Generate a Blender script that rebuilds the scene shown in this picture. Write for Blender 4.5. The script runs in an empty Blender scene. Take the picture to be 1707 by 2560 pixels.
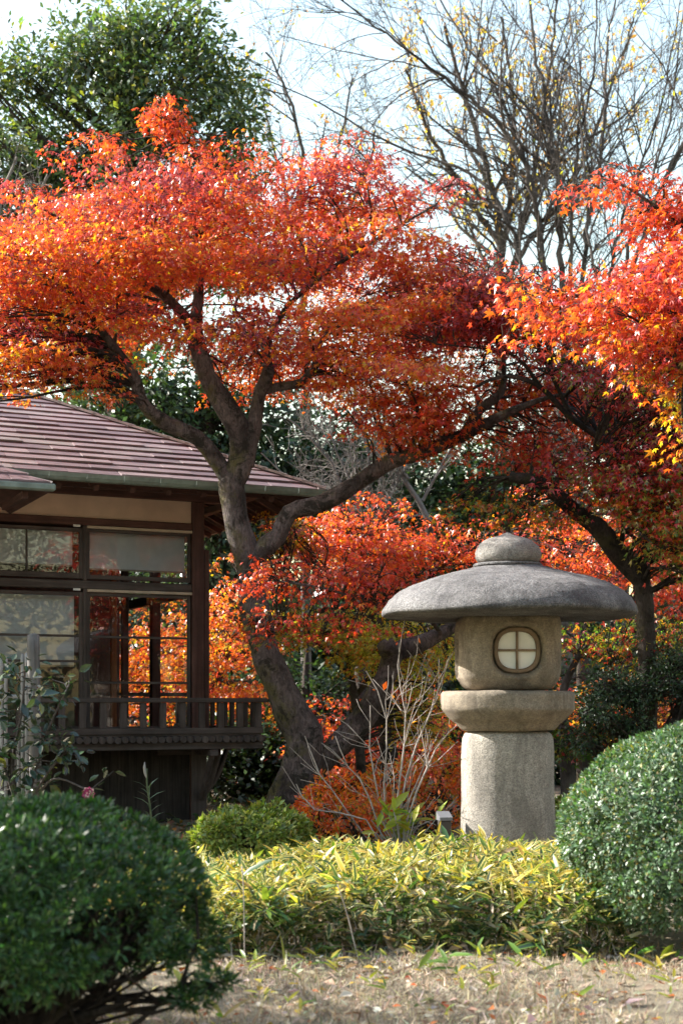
import bpy, math, random
import numpy as np
from mathutils import Vector, Matrix

# ------------------------------------------------------------------ camera, light, exposure
scene = bpy.context.scene
COL = scene.collection
R = math.radians
CAM_Z = 1.5
F = 3555.6            # focal length in photograph pixels (50 mm on 36 mm over 2560 px)
CX, HY = 853.5, 1750.0
S = 1707 / 1568.0

cam_d = bpy.data.cameras.new('camera')
cam = bpy.data.objects.new('camera', cam_d)
COL.objects.link(cam)
cam.location = (0, 0, CAM_Z)
cam.rotation_euler = (R(90), 0, 0)
cam_d.sensor_fit = 'VERTICAL'
cam_d.sensor_height = 36.0
cam_d.sensor_width = 24.0
cam_d.lens = 50.0
cam_d.shift_y = (HY - 1280) / 2560.0
cam_d.clip_start = 0.1
cam_d.clip_end = 2000
cam_d.dof.use_dof = True
cam_d.dof.focus_distance = 13.6
cam_d.dof.aperture_fstop = 2.5
scene.camera = cam

SUN_EL, SUN_AZ = R(33), R(-73)      # azimuth clockwise from +Y: the sun stands left and behind the garden
sun_vec = Vector((math.sin(SUN_AZ) * math.cos(SUN_EL), math.cos(SUN_AZ) * math.cos(SUN_EL), math.sin(SUN_EL)))
world = bpy.data.worlds.new('World')
scene.world = world
world.use_nodes = True
wn = world.node_tree
wn.nodes.clear()
sky = wn.nodes.new('ShaderNodeTexSky')
sky.sky_type = 'NISHITA'
sky.sun_disc = False
sky.sun_elevation = SUN_EL
sky.sun_rotation = SUN_AZ
sky.air_density = 1.9
sky.dust_density = 1.6
sky.ozone_density = 0.0
bg = wn.nodes.new('ShaderNodeBackground')
bg.inputs['Strength'].default_value = 0.115
wo = wn.nodes.new('ShaderNodeOutputWorld')
wn.links.new(sky.outputs[0], bg.inputs[0])
wn.links.new(bg.outputs[0], wo.inputs[0])

sd = bpy.data.lights.new('sun', 'SUN')
sd.energy = 5.0
sd.angle = R(0.5)
sd.color = (1.0, 0.945, 0.86)
sun = bpy.data.objects.new('sun', sd)
COL.objects.link(sun)
sun.rotation_euler = sun_vec.to_track_quat('Z', 'Y').to_euler()
sun.location = (-20, 12, 25)

scene.view_settings.view_transform = 'Standard'
scene.view_settings.look = 'None'
scene.view_settings.gamma = 1.0
scene.view_settings.use_curve_mapping = False
scene.view_settings.exposure = 1.72
scene.render.engine = 'CYCLES'
cy = scene.cycles
cy.use_denoising = True
cy.max_bounces = 8
cy.diffuse_bounces = 4
cy.glossy_bounces = 3
cy.transmission_bounces = 6
cy.transparent_max_bounces = 12
cy.caustics_reflective = False
cy.caustics_refractive = False

# ------------------------------------------------------------------ helpers
def P(xd, yd, d):
    """a point of the garden: where it shows in the photograph (1568 px wide view) and how far away it stands"""
    return Vector(((xd * S - CX) / F * d, d, CAM_Z - (yd * S - HY) / F * d))

def PW(w, d):
    return w * S * d / F

def rng_of(seed):
    return np.random.default_rng(seed)

def nm(v):
    v = np.asarray(v, float)
    return v / np.maximum(np.linalg.norm(v, axis=-1, keepdims=True), 1e-9)

def tag(o, label=None, cat=None, group=None, kind=None):
    if label: o['label'] = label
    if cat: o['category'] = cat
    if group: o['group'] = group
    if kind: o['kind'] = kind
    return o

def empty(name, loc=(0, 0, 0), rotz=0.0, label=None, cat=None, group=None, parent=None):
    o = bpy.data.objects.new(name, None)
    COL.objects.link(o)
    o.location = loc
    o.rotation_euler = (0, 0, rotz)
    o.empty_display_size = 0.2
    if parent: o.parent = parent
    return tag(o, label, cat, group)

def link(name, me, mat=None, parent=None, loc=None, world_space=True):
    """one mesh object; vertices given in world space are moved into the parent's frame"""
    o = bpy.data.objects.new(name, me)
    COL.objects.link(o)
    if mat is not None and len(me.materials) == 0:
        me.materials.append(mat)
    if parent is not None:
        o.parent = parent
        if world_space:
            root = parent
            off = Vector((0, 0, 0))
            while root is not None:
                off += root.location
                root = root.parent
            me.transform(Matrix.Translation(-off))
    if loc is not None: o.location = loc
    return o

def np_mesh(name, verts, faces, fcol=None, smooth=False):
    """verts (n,3); faces (f,k) array"""
    me = bpy.data.meshes.new(name)
    verts = np.ascontiguousarray(verts, np.float32)
    faces = np.ascontiguousarray(faces, np.int32)
    k = faces.shape[1]
    me.vertices.add(len(verts))
    me.vertices.foreach_set('co', verts.ravel())
    me.loops.add(faces.size)
    me.loops.foreach_set('vertex_index', faces.ravel())
    me.polygons.add(len(faces))
    me.polygons.foreach_set('loop_start', np.arange(0, faces.size, k, dtype=np.int32))
    if smooth:
        me.polygons.foreach_set('use_smooth', np.ones(len(faces), bool))
    me.update(calc_edges=True)
    if fcol is not None:
        a = me.attributes.new('Col', 'FLOAT_COLOR', 'FACE')
        c = np.ones((len(faces), 4), np.float32)
        c[:, :3] = fcol
        a.data.foreach_set('color', c.ravel())
    return me

def py_mesh(name, verts, faces, smooth=False):
    me = bpy.data.meshes.new(name)
    me.from_pydata([tuple(v) for v in verts], [], faces)
    if smooth:
        me.polygons.foreach_set('use_smooth', np.ones(len(faces), bool))
    me.update()
    return me

class Tubes:
    """tapered round branches joined into one mesh"""
    def __init__(self):
        self.v, self.f, self.n = [], [], 0
    def add(self, pts, rad, sides=6, lump=0.0, rng=None, cap=True):
        pts = np.asarray([tuple(p) for p in pts], float)
        rad = np.asarray(rad, float)
        n = len(pts)
        t = np.gradient(pts, axis=0)
        t = nm(t)
        ref = np.array([0.0, 0.0, 1.0]) if abs(t[0, 2]) < 0.9 else np.array([1.0, 0, 0])
        a = np.cross(t[0], ref); a /= np.linalg.norm(a)
        A = np.zeros((n, 3))
        for i in range(n):
            a = a - t[i] * np.dot(a, t[i]); a /= max(np.linalg.norm(a), 1e-9)
            A[i] = a
        B = np.cross(t, A)
        ang = np.arange(sides) * 2 * math.pi / sides
        rr = np.repeat(rad[:, None], sides, 1)
        if lump and rng is not None:
            base = rng.normal(0, 1, (n, sides))
            base = (base + np.roll(base, 1, 1) + np.roll(base, -1, 1)) / 1.8
            base[1:-1] = (base[:-2] + base[1:-1] * 1.5 + base[2:]) / 2.4
            rr = rr * (1 + lump * base)
        ring = pts[:, None, :] + rr[:, :, None] * (np.cos(ang)[None, :, None] * A[:, None, :] + np.sin(ang)[None, :, None] * B[:, None, :])
        self.v.append(ring.reshape(-1, 3))
        i = np.arange(n - 1)[:, None] * sides
        j = np.arange(sides)[None, :]
        j2 = (j + 1) % sides
        q = np.stack([i + j, i + j2, i + sides + j2, i + sides + j], -1).reshape(-1, 4) + self.n
        self.f.append(q)
        self.n += n * sides
        if cap and sides >= 6:
            self.v.append(pts[-1:] + t[-1:] * rad[-1] * 0.3)
            e = self.n - sides
            self.f.append(np.array([[e + k, e + (k + 1) % sides, self.n, self.n] for k in range(sides)]))
            self.n += 1
    def mesh(self, name, smooth=True):
        v = np.concatenate(self.v); f = np.concatenate(self.f)
        tri = f[:, 2] == f[:, 3]
        if tri.any():
            me = bpy.data.meshes.new(name)
            me.from_pydata(v.tolist(), [], [list(x) if x[2] != x[3] else list(x[:3]) for x in f.tolist()])
            me.polygons.foreach_set('use_smooth', np.full(len(me.polygons), smooth))
            me.update()
            return me
        return np_mesh(name, v, f, smooth=smooth)

def spline(pts, step=0.12):
    """Catmull-Rom through (x,y,z,w) points"""
    p = np.asarray(pts, float)
    out = []
    n = len(p)
    for i in range(n - 1):
        p0, p1, p2, p3 = p[max(i - 1, 0)], p[i], p[i + 1], p[min(i + 2, n - 1)]
        L = np.linalg.norm(p2[:3] - p1[:3])
        m = max(2, int(L / step))
        for k in range(m):
            u = k / m
            out.append(0.5 * ((2 * p1) + (-p0 + p2) * u + (2 * p0 - 5 * p1 + 4 * p2 - p3) * u * u + (-p0 + 3 * p1 - 3 * p2 + p3) * u ** 3))
    out.append(p[-1])
    return np.array(out)

def limb_px(pts, k=1.0):
    """[(xd, yd, width_px, depth)...] -> (x,y,z,r) rows"""
    o = []
    for x, y, w, d in pts:
        p = P(x, y, d)
        o.append((p.x, p.y, p.z, PW(w, d) / 2 * k))
    return o

# leaf shapes: x across, y to the tip, z up; unit length
def maple_leaf(lobes=5):
    spec = {7: [(-128, .5), (-88, .78), (-44, .95), (0, 1.05), (44, .95), (88, .78), (128, .5)],
            5: [(-104, .62), (-52, .92), (0, 1.05), (52, .92), (104, .62)],
            3: [(-62, .85), (0, 1.05), (62, .85)]}[lobes]
    half = {7: 20, 5: 25, 3: 30}[lobes]
    v = [(0, 0, 0)]; f = []
    for a, r in spec:
        i = len(v)
        for aa, rr in ((a - half, .34 * r + .05), (a, r), (a + half, .34 * r + .05)):
            t = math.radians(aa)
            v.append((math.sin(t) * rr, math.cos(t) * rr, -0.22 * rr * rr + (0.05 if aa != a else 0)))
        f.append((0, i, i + 1, i + 2))
    v = np.array(v, float)
    v[:, :2] *= 0.62
    return v, np.array(f)[:, [0, 3, 2, 1]]

LEAF7, LEAF5, LEAF3 = maple_leaf(7), maple_leaf(5), maple_leaf(3)
OVAL = (np.array([(0, 0, 0), (-.24, .35, .05), (0, .4, -.04), (.24, .35, .05), (0, 1, -.10), (-.2, .7, .0), (.2, .7, 0), (0, .72, -.07)], float),
        np.array([(0, 2, 1, 1), (0, 3, 2, 2), (1, 2, 7, 5), (2, 3, 6, 7), (5, 7, 4, 4), (7, 6, 4, 4)]))
DIAMOND = (np.array([(0, 0, 0), (-.22, .5, .05), (0, 1, -.08), (.22, .5, .05)], float), np.array([(0, 3, 2, 1)]))
FOLD = (np.array([(0, 0, 0), (-.25, .5, .09), (0, 1, -.05), (.25, .5, .09), (0, .5, -.02)], float),
        np.array([(0, 4, 2, 1), (0, 3, 2, 4)]))
NEEDLE2 = (np.array([(-.10, 0, 0), (.10, 0, 0), (.13, .55, .02), (0, 1, 0), (-.13, .55, .02)], float), np.array([(0, 1, 2, 4), (4, 2, 3, 3)]))
NEEDLE = (np.array([(-.05, 0, 0), (.05, 0, 0), (.04, .6, .02), (0, 1, 0)], float), np.array([(0, 1, 2, 3)]))

def tri_template(T):
    """split to triangles, dropping the repeated corner"""
    v, f = T
    o = []
    for q in f:
        q = list(q)
        if len(set(q)) == 4:
            o += [(q[0], q[1], q[2]), (q[0], q[2], q[3])]
        else:
            u = []
            for k in q:
                if k not in u: u.append(k)
            o.append(tuple(u))
    return v, np.array(o)
OVAL_T = tri_template(OVAL)
NEEDLE2 = tri_template(NEEDLE2)

def frames(tip, nor):
    y = nm(tip)
    z = nor - y * np.sum(nor * y, -1, keepdims=True)
    z = nm(z)
    x = np.cross(y, z)
    return x, y, z

def leaf_cloud(name, T, pos, tip, nor, size, col, facecol=None):
    v, f = T
    x, y, z = frames(tip, nor)
    pos = np.asarray(pos); size = np.asarray(size)
    n, m, k = len(pos), len(v), len(f)
    V = pos[:, None, :] + size[:, None, None] * (v[None, :, 0, None] * x[:, None, :] + v[None, :, 1, None] * y[:, None, :] + v[None, :, 2, None] * z[:, None, :])
    FF = f[None] + (np.arange(n) * m)[:, None, None]
    c = np.repeat(col[:, None, :], k, 1)
    if facecol is not None:
        c = np.where(facecol[0][None, :, None], facecol[1][:, None, :] if facecol[1].ndim == 2 else facecol[1][None, None, :], c)
    return np_mesh(name, V.reshape(-1, 3), FF.reshape(-1, f.shape[1]), c.reshape(-1, 3))

def in_frame(pos, margin=0.0):
    px = CX + pos[:, 0] / pos[:, 1] * F
    py = HY - (pos[:, 2] - CAM_Z) / pos[:, 1] * F
    return (px > margin) & (px < 1707 - margin) & (py > margin) & (py < 2560 - margin) & (pos[:, 1] > 1)

def leaf_parts(root, T, pos, tip, nor, size, col, mat, name='leaf', variants=10, facecol=None):
    """leaves near enough to be picked out: one object each, meshes shared by colour"""
    x, y, z = frames(tip, nor)
    key = np.argsort(np.argsort(col[:, 1])) * variants // max(len(col), 1)
    meshes = {}
    base = Vector((0, 0, 0)); r = root
    while r is not None:
        base += r.location; r = r.parent
    for i in range(len(pos)):
        k = int(key[i])
        if k not in meshes:
            fc = None if facecol is None else (facecol[0], facecol[1][i:i + 1])
            me = leaf_cloud(name, T, np.zeros((1, 3)), np.array([[0, 1.0, 0]]), np.array([[0, 0, 1.0]]), np.ones(1), col[i:i + 1], fc)
            me.materials.append(mat)
            meshes[k] = me
        o = bpy.data.objects.new(name, meshes[k])
        COL.objects.link(o)
        o.parent = root
        s = float(size[i])
        M = Matrix((( x[i][0] * s, y[i][0] * s, z[i][0] * s, pos[i][0] - base.x),
                    ( x[i][1] * s, y[i][1] * s, z[i][1] * s, pos[i][1] - base.y),
                    ( x[i][2] * s, y[i][2] * s, z[i][2] * s, pos[i][2] - base.z), (0, 0, 0, 1)))
        o.matrix_local = M

# ------------------------------------------------------------------ materials
def mat_new(name):
    m = bpy.data.materials.new(name)
    m.use_nodes = True
    nt = m.node_tree
    nt.nodes.clear()
    out = nt.nodes.new('ShaderNodeOutputMaterial')
    return m, nt, out

def N(nt, typ, **kw):
    n = nt.nodes.new(typ)
    for k, v in kw.items():
        setattr(n, k, v)
    return n

def setin(n, **kw):
    for k, v in kw.items():
        n.inputs[k.replace('_', ' ')].default_value = v
    return n

def leaf_mat(name, trans=0.45, rough=0.38, spec=0.5, tint=(1.5, 1.5, 0.9), coat=0.0):
    m, nt, out = mat_new(name)
    at = N(nt, 'ShaderNodeAttribute', attribute_name='Col')
    pr = N(nt, 'ShaderNodeBsdfPrincipled')
    pr.inputs['Roughness'].default_value = rough
    pr.inputs['Specular IOR Level'].default_value = spec
    tr = N(nt, 'ShaderNodeBsdfTranslucent')
    mul = N(nt, 'ShaderNodeMix', data_type='RGBA', blend_type='MULTIPLY')
    mul.inputs['Factor'].default_value = 1.0
    mul.inputs['B'].default_value = (*tint, 1)
    mul.clamp_result = True
    nt.links.new(at.outputs['Color'], pr.inputs['Base Color'])
    nt.links.new(at.outputs['Color'], mul.inputs['A'])
    nt.links.new(mul.outputs['Result'], tr.inputs['Color'])
    mx = N(nt, 'ShaderNodeMixShader')
    mx.inputs[0].default_value = trans
    nt.links.new(pr.outputs[0], mx.inputs[1])
    nt.links.new(tr.outputs[0], mx.inputs[2])
    nt.links.new(mx.outputs[0], out.inputs[0])
    return m

def ramp(nt, stops):
    r = N(nt, 'ShaderNodeValToRGB')
    e = r.color_ramp.elements
    while len(e) < len(stops): e.new(0.5)
    for el, (p, c) in zip(e, stops):
        el.position = p
        el.color = (*c, 1)
    return r

def noise(nt, scale, detail=6, rough=0.6, vec=None, dist=0.0):
    n = N(nt, 'ShaderNodeTexNoise')
    n.inputs['Scale'].default_value = scale
    n.inputs['Detail'].default_value = detail
    n.inputs['Roughness'].default_value = rough
    n.inputs['Distortion'].default_value = dist
    if vec is not None: nt.links.new(vec, n.inputs['Vector'])
    return n

def mixc(nt, fac, a, b, mode='MIX'):
    mx = N(nt, 'ShaderNodeMix', data_type='RGBA', blend_type=mode)
    for sock, v in (('Factor', fac), ('A', a), ('B', b)):
        s = [i for i in mx.inputs if i.name == sock and i.enabled][0]
        if isinstance(v, (int, float)): s.default_value = v
        elif isinstance(v, tuple): s.default_value = (*v, 1)
        else: nt.links.new(v, s)
    return [o for o in mx.outputs if o.enabled][0]

def coords(nt, scale=(1, 1, 1), kind='Object'):
    tc = N(nt, 'ShaderNodeTexCoord')
    mp = N(nt, 'ShaderNodeMapping')
    mp.inputs['Scale'].default_value = scale
    nt.links.new(tc.outputs[kind], mp.inputs['Vector'])
    return mp.outputs[0]

def surf(nt, out, col, rough=0.8, spec=0.3, bump=None, bstr=0.4, bdist=0.01):
    pr = N(nt, 'ShaderNodeBsdfPrincipled')
    if isinstance(col, tuple): pr.inputs['Base Color'].default_value = (*col, 1)
    else: nt.links.new(col, pr.inputs['Base Color'])
    if isinstance(rough, (int, float)): pr.inputs['Roughness'].default_value = rough
    else: nt.links.new(rough, pr.inputs['Roughness'])
    pr.inputs['Specular IOR Level'].default_value = spec
    if bump is not None:
        b = N(nt, 'ShaderNodeBump')
        b.inputs['Strength'].default_value = bstr
        b.inputs['Distance'].default_value = bdist
        nt.links.new(bump, b.inputs['Height'])
        nt.links.new(b.outputs[0], pr.inputs['Normal'])
    nt.links.new(pr.outputs[0], out.inputs[0])
    return pr

def stone_mat(name, light, dark, stain, speck=0.5, bstr=0.6, stain_amt=0.5):
    m, nt, out = mat_new(name)
    v = coords(nt)
    big = noise(nt, 1.7, 8, 0.72, v, 0.3)
    fine = noise(nt, 85, 3, 0.8, v)
    mid = noise(nt, 30, 5, 0.75, v)
    r1 = ramp(nt, [(0.34, dark), (0.62, light)])
    nt.links.new(big.outputs[0], r1.inputs[0])
    r2 = ramp(nt, [(0.36, (1 - speck,) * 3), (0.5, (1, 1, 1)), (0.66, (1 + 0.7 * speck,) * 3)])
    nt.links.new(fine.outputs[0], r2.inputs[0])
    c = mixc(nt, 1.0, r1.outputs[0], r2.outputs[0], 'MULTIPLY')
    vs = coords(nt, (5, 5, 1.2))
    st = noise(nt, 1.3, 6, 0.62, vs, 0.8)
    rs = ramp(nt, [(0.47, (0, 0, 0)), (0.62, (stain_amt,) * 3)])
    nt.links.new(st.outputs[0], rs.inputs[0])
    c = mixc(nt, rs.outputs[0], c, stain)
    rm = ramp(nt, [(0.42, (0.72, 0.72, 0.72)), (0.6, (1, 1, 1))])
    nt.links.new(mid.outputs[0], rm.inputs[0])
    c = mixc(nt, 0.8, c, rm.outputs[0], 'MULTIPLY')
    h = N(nt, 'ShaderNodeMath', operation='ADD')
    nt.links.new(fine.outputs[0], h.inputs[0]); nt.links.new(mid.outputs[0], h.inputs[1])
    surf(nt, out, c, 0.8, 0.4, h.outputs[0], bstr, 0.02)
    return m

def wood_mat(name, a, b, axis='x', rough=0.7, spec=0.3, scale=1.0):
    m, nt, out = mat_new(name)
    sc = {'x': (1.2, 22, 22), 'y': (22, 1.2, 22), 'z': (22, 22, 1.2)}[axis]
    v = coords(nt, tuple(k * scale for k in sc))
    g = noise(nt, 1.0, 5, 0.65, v, 0.6)
    g2 = noise(nt, 4.0, 5, 0.6, coords(nt))
    r = ramp(nt, [(0.32, a), (0.68, b)])
    nt.links.new(g.outputs[0], r.inputs[0])
    rr = ramp(nt, [(0.35, (0.7, 0.7, 0.7)), (0.65, (1.1, 1.1, 1.1))])
    nt.links.new(g2.outputs[0], rr.inputs[0])
    c = mixc(nt, 1.0, r.outputs[0], rr.outputs[0], 'MULTIPLY')
    surf(nt, out, c, rough, spec, g.outputs[0], 0.35, 0.006)
    return m

def bark_mat(name, a, b, moss=(0.13, 0.12, 0.03), moss_amt=0.6, scale=1.0, lichen=None, axis_stretch=True):
    m, nt, out = mat_new(name)
    v = coords(nt, (9 * scale, 9 * scale, 3.2 * scale))
    g = noise(nt, 3.2, 10, 0.74, v, 1.1)
    big = noise(nt, 2.3 * scale, 5, 0.6, coords(nt))
    r = ramp(nt, [(0.33, a), (0.66, b)])
    nt.links.new(g.outputs[0], r.inputs[0])
    rb = ramp(nt, [(0.38, (0.36, 0.34, 0.33)), (0.58, (1.2, 1.18, 1.18))])
    nt.links.new(big.outputs[0], rb.inputs[0])
    c = mixc(nt, 1.0, r.outputs[0], rb.outputs[0], 'MULTIPLY')
    if moss_amt > 0:
        mo = noise(nt, 3.6 * scale, 7, 0.7, coords(nt))
        geo = N(nt, 'ShaderNodeNewGeometry')
        sp = N(nt, 'ShaderNodeSeparateXYZ')
        nt.links.new(geo.outputs['Normal'], sp.inputs[0])
        ad = N(nt, 'ShaderNodeMath', operation='MULTIPLY_ADD')
        nt.links.new(sp.outputs[0], ad.inputs[0])
        ad.inputs[1].default_value = -0.10
        nt.links.new(mo.outputs[0], ad.inputs[2])
        rm = ramp(nt, [(0.53, (0, 0, 0)), (0.66, (moss_amt,) * 3)])
        nt.links.new(ad.outputs[0], rm.inputs[0])
        c = mixc(nt, rm.outputs[0], c, moss)
        dk = noise(nt, 5.1 * scale, 6, 0.72, coords(nt), 0.5)
        rd = ramp(nt, [(0.53, (0, 0, 0)), (0.60, (0.8,) * 3)])
        nt.links.new(dk.outputs[0], rd.inputs[0])
        c = mixc(nt, rd.outputs[0], c, (0.018, 0.017, 0.012))
    surf(nt, out, c, 0.85, 0.25, g.outputs[0], 1.0, 0.06)
    return m

def plain_mat(name, col, rough=0.6, spec=0.4, var=0.25, scale=6):
    m, nt, out = mat_new(name)
    n = noise(nt, scale, 5, 0.6, coords(nt))
    lo = tuple(k * (1 - var) for k in col); hi = tuple(min(1, k * (1 + var)) for k in col)
    r = ramp(nt, [(0.35, lo), (0.65, hi)])
    nt.links.new(n.outputs[0], r.inputs[0])
    surf(nt, out, r.outputs[0], rough, spec, n.outputs[0], 0.15, 0.004)
    return m

def glass_mat(name, boost=1.9, tint=(0.86, 0.88, 0.9)):
    m, nt, out = mat_new(name)
    fr = N(nt, 'ShaderNodeFresnel'); fr.inputs[0].default_value = 1.5
    mu = N(nt, 'ShaderNodeMath', operation='MULTIPLY', use_clamp=True)
    mu.inputs[1].default_value = boost
    nt.links.new(fr.outputs[0], mu.inputs[0])
    t = N(nt, 'ShaderNodeBsdfTransparent'); t.inputs[0].default_value = (*tint, 1)
    g = N(nt, 'ShaderNodeBsdfGlossy'); g.inputs['Roughness'].default_value = 0.0
    wv = noise(nt, 1.6, 2, 0.4, coords(nt))
    b = N(nt, 'ShaderNodeBump'); b.inputs['Strength'].default_value = 0.03; b.inputs['Distance'].default_value = 0.05
    nt.links.new(wv.outputs[0], b.inputs['Height']); nt.links.new(b.outputs[0], g.inputs['Normal'])
    mx = N(nt, 'ShaderNodeMixShader')
    nt.links.new(mu.outputs[0], mx.inputs[0]); nt.links.new(t.outputs[0], mx.inputs[1]); nt.links.new(g.outputs[0], mx.inputs[2])
    nt.links.new(mx.outputs[0], out.inputs[0])
    return m

M = {}
M['maple'] = leaf_mat('maple_leaf', 0.46, 0.36, 1.0, (1.7, 2.4, 0.9))
M['ever'] = leaf_mat('evergreen_leaf', 0.25, 0.38, 0.5, (1.6, 1.8, 0.6))
M['azalea'] = leaf_mat('azalea_leaf', 0.22, 0.48, 0.8, (1.6, 1.8, 0.6))
M['camellia'] = leaf_mat('camellia_leaf', 0.15, 0.22, 0.8, (1.5, 1.7, 0.5))
M['sasa'] = leaf_mat('sasa_leaf', 0.38, 0.40, 0.5, (1.5, 1.5, 0.7))
M['dry'] = leaf_mat('dry_leaf', 0.30, 0.7, 0.2, (1.2, 1.1, 0.9))
M['petal'] = leaf_mat('petal', 0.3, 0.5, 0.3, (1.3, 1.0, 1.1))
M['bark'] = bark_mat('maple_bark', (0.034, 0.027, 0.026), (0.215, 0.175, 0.17))
M['bark_dark'] = bark_mat('dark_bark', (0.035, 0.028, 0.025), (0.10, 0.082, 0.074), moss_amt=0.3)
M['bark_grey'] = bark_mat('grey_bark', (0.07, 0.062, 0.06), (0.17, 0.155, 0.15), moss_amt=0.0, scale=0.6)
M['twig_pale'] = plain_mat('pale_twig', (0.34, 0.30, 0.275), 0.75, 0.25, 0.35, 14)
M['twig_grey'] = plain_mat('grey_twig', (0.135, 0.122, 0.115), 0.8, 0.2, 0.3, 3)
M['hat_stone'] = stone_mat('hat_stone', (0.27, 0.265, 0.27), (0.095, 0.093, 0.10), (0.05, 0.048, 0.05), 0.68, 0.9, 0.5)
M['tan_stone'] = stone_mat('tan_stone', (0.355, 0.295, 0.222), (0.18, 0.152, 0.122), (0.10, 0.08, 0.06), 0.35, 0.5, 0.55)
M['pale_stone'] = stone_mat('pale_stone', (0.42, 0.385, 0.335), (0.25, 0.23, 0.203), (0.12, 0.11, 0.098), 0.52, 0.55, 0.5)
M['finial_stone'] = stone_mat('finial_stone', (0.36, 0.34, 0.31), (0.17, 0.16, 0.155), (0.09, 0.085, 0.085), 0.55, 0.7, 0.4)
M['wood_x'] = wood_mat('weathered_wood', (0.040, 0.030, 0.028), (0.10, 0.080, 0.075), 'x')
M['wood_z'] = wood_mat('upright_wood', (0.040, 0.030, 0.028), (0.10, 0.080, 0.075), 'z')
M['wood_red_x'] = wood_mat('reddish_beam', (0.050, 0.022, 0.018), (0.115, 0.055, 0.046), 'x')
M['wood_red_z'] = wood_mat('reddish_post', (0.050, 0.022, 0.018), (0.115, 0.055, 0.046), 'z')
M['wood_red_y'] = wood_mat('reddish_rafter', (0.045, 0.020, 0.016), (0.10, 0.050, 0.042), 'y')
M['wood_orange'] = wood_mat('orange_post', (0.24, 0.075, 0.025), (0.40, 0.14, 0.05), 'z')
M['grey_post'] = wood_mat('grey_post', (0.07, 0.066, 0.066), (0.22, 0.21, 0.205), 'z')
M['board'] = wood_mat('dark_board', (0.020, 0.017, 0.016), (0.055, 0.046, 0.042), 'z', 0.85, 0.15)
M['plaster'] = plain_mat('beige_plaster', (0.58, 0.43, 0.345), 0.95, 0.1, 0.12, 2.2)
M['blind'] = plain_mat('white_blind', (0.82, 0.81, 0.80), 0.9, 0.1, 0.06, 9)
M['cream_rail'] = plain_mat('pale_rail', (0.42, 0.34, 0.27), 0.6, 0.3, 0.15)
M['copper'] = plain_mat('verdigris_gutter', (0.16, 0.20, 0.18), 0.6, 0.4, 0.3, 5)
M['glass'] = glass_mat('window_glass', 0.95)
M['paper'] = plain_mat('white_paper', (0.84, 0.84, 0.82), 0.9, 0.1, 0.05)
M['frame_wood'] = plain_mat('lantern_window_wood', (0.19, 0.135, 0.092), 0.7, 0.25, 0.3, 9)
M['tag'] = plain_mat('white_tag', (0.7, 0.7, 0.7), 0.5, 0.3, 0.05)
M['post_metal'] = plain_mat('dark_post', (0.05, 0.042, 0.038), 0.5, 0.5, 0.2)
M['cap_metal'] = plain_mat('post_cap', (0.16, 0.165, 0.18), 0.35, 0.6, 0.1)
M['bamboo'] = plain_mat('weathered_bamboo', (0.27, 0.26, 0.25), 0.6, 0.4, 0.3, 7)

def tile_mat():
    m, nt, out = mat_new('roof_tile')
    oi = N(nt, 'ShaderNodeObjectInfo')
    r = ramp(nt, [(0.0, (0.145, 0.095, 0.110)), (0.45, (0.215, 0.150, 0.166)), (0.8, (0.28, 0.210, 0.220)), (1.0, (0.21, 0.175, 0.17))])
    nt.links.new(oi.outputs['Random'], r.inputs[0])
    v = coords(nt, (1, 6, 1))
    n = noise(nt, 3.5, 6, 0.7, v)
    rr = ramp(nt, [(0.36, (0.62, 0.62, 0.62)), (0.6, (1.15, 1.15, 1.15))])
    nt.links.new(n.outputs[0], rr.inputs[0])
    c = mixc(nt, 1.0, r.outputs[0], rr.outputs[0], 'MULTIPLY')
    li = noise(nt, 2.3, 6, 0.7, coords(nt))
    rl = ramp(nt, [(0.56, (0, 0, 0)), (0.68, (0.55,) * 3)])
    nt.links.new(li.outputs[0], rl.inputs[0])
    c = mixc(nt, rl.outputs[0], c, (0.22, 0.20, 0.16))
    surf(nt, out, c, 0.5, 0.6, n.outputs[0], 0.25, 0.008)
    return m
M['tile'] = tile_mat()

def ground_mat():
    m, nt, out = mat_new('dry_lawn')
    v = coords(nt)
    a = noise(nt, 1.4, 7, 0.65, v)
    b = noise(nt, 55, 5, 0.75, v)
    r = ramp(nt, [(0.3, (0.13, 0.115, 0.09)), (0.5, (0.24, 0.205, 0.16)), (0.72, (0.36, 0.31, 0.25))])
    nt.links.new(b.outputs[0], r.inputs[0])
    r2 = ramp(nt, [(0.35, (0.72, 0.72, 0.70)), (0.65, (1.1, 1.08, 1.0))])
    nt.links.new(a.outputs[0], r2.inputs[0])
    c = mixc(nt, 1.0, r.outputs[0], r2.outputs[0], 'MULTIPLY')
    surf(nt, out, c, 0.95, 0.1, b.outputs[0], 0.8, 0.02)
    return m
M['ground'] = ground_mat()

# colours of leaves
def pick(rng, n, palette, weights, jit=0.16):
    pal = np.array(palette)
    i = rng.choice(len(pal), n, p=np.array(weights) / sum(weights))
    c = pal[i] * np.exp(rng.normal(0, jit, (n, 1))) * np.exp(rng.normal(0, jit * 0.5, (n, 3)))
    return np.clip(c, 0.003, 0.9)
RED, ORANGE, AMBER, YELLOW = (0.52, 0.042, 0.030), (0.60, 0.080, 0.018), (0.62, 0.17, 0.02), (0.58, 0.32, 0.03)
CRIMSON, PURPLE, OLIVE, MGREEN = (0.40, 0.032, 0.036), (0.26, 0.030, 0.055), (0.28, 0.20, 0.03), (0.09, 0.14, 0.025)

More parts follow.
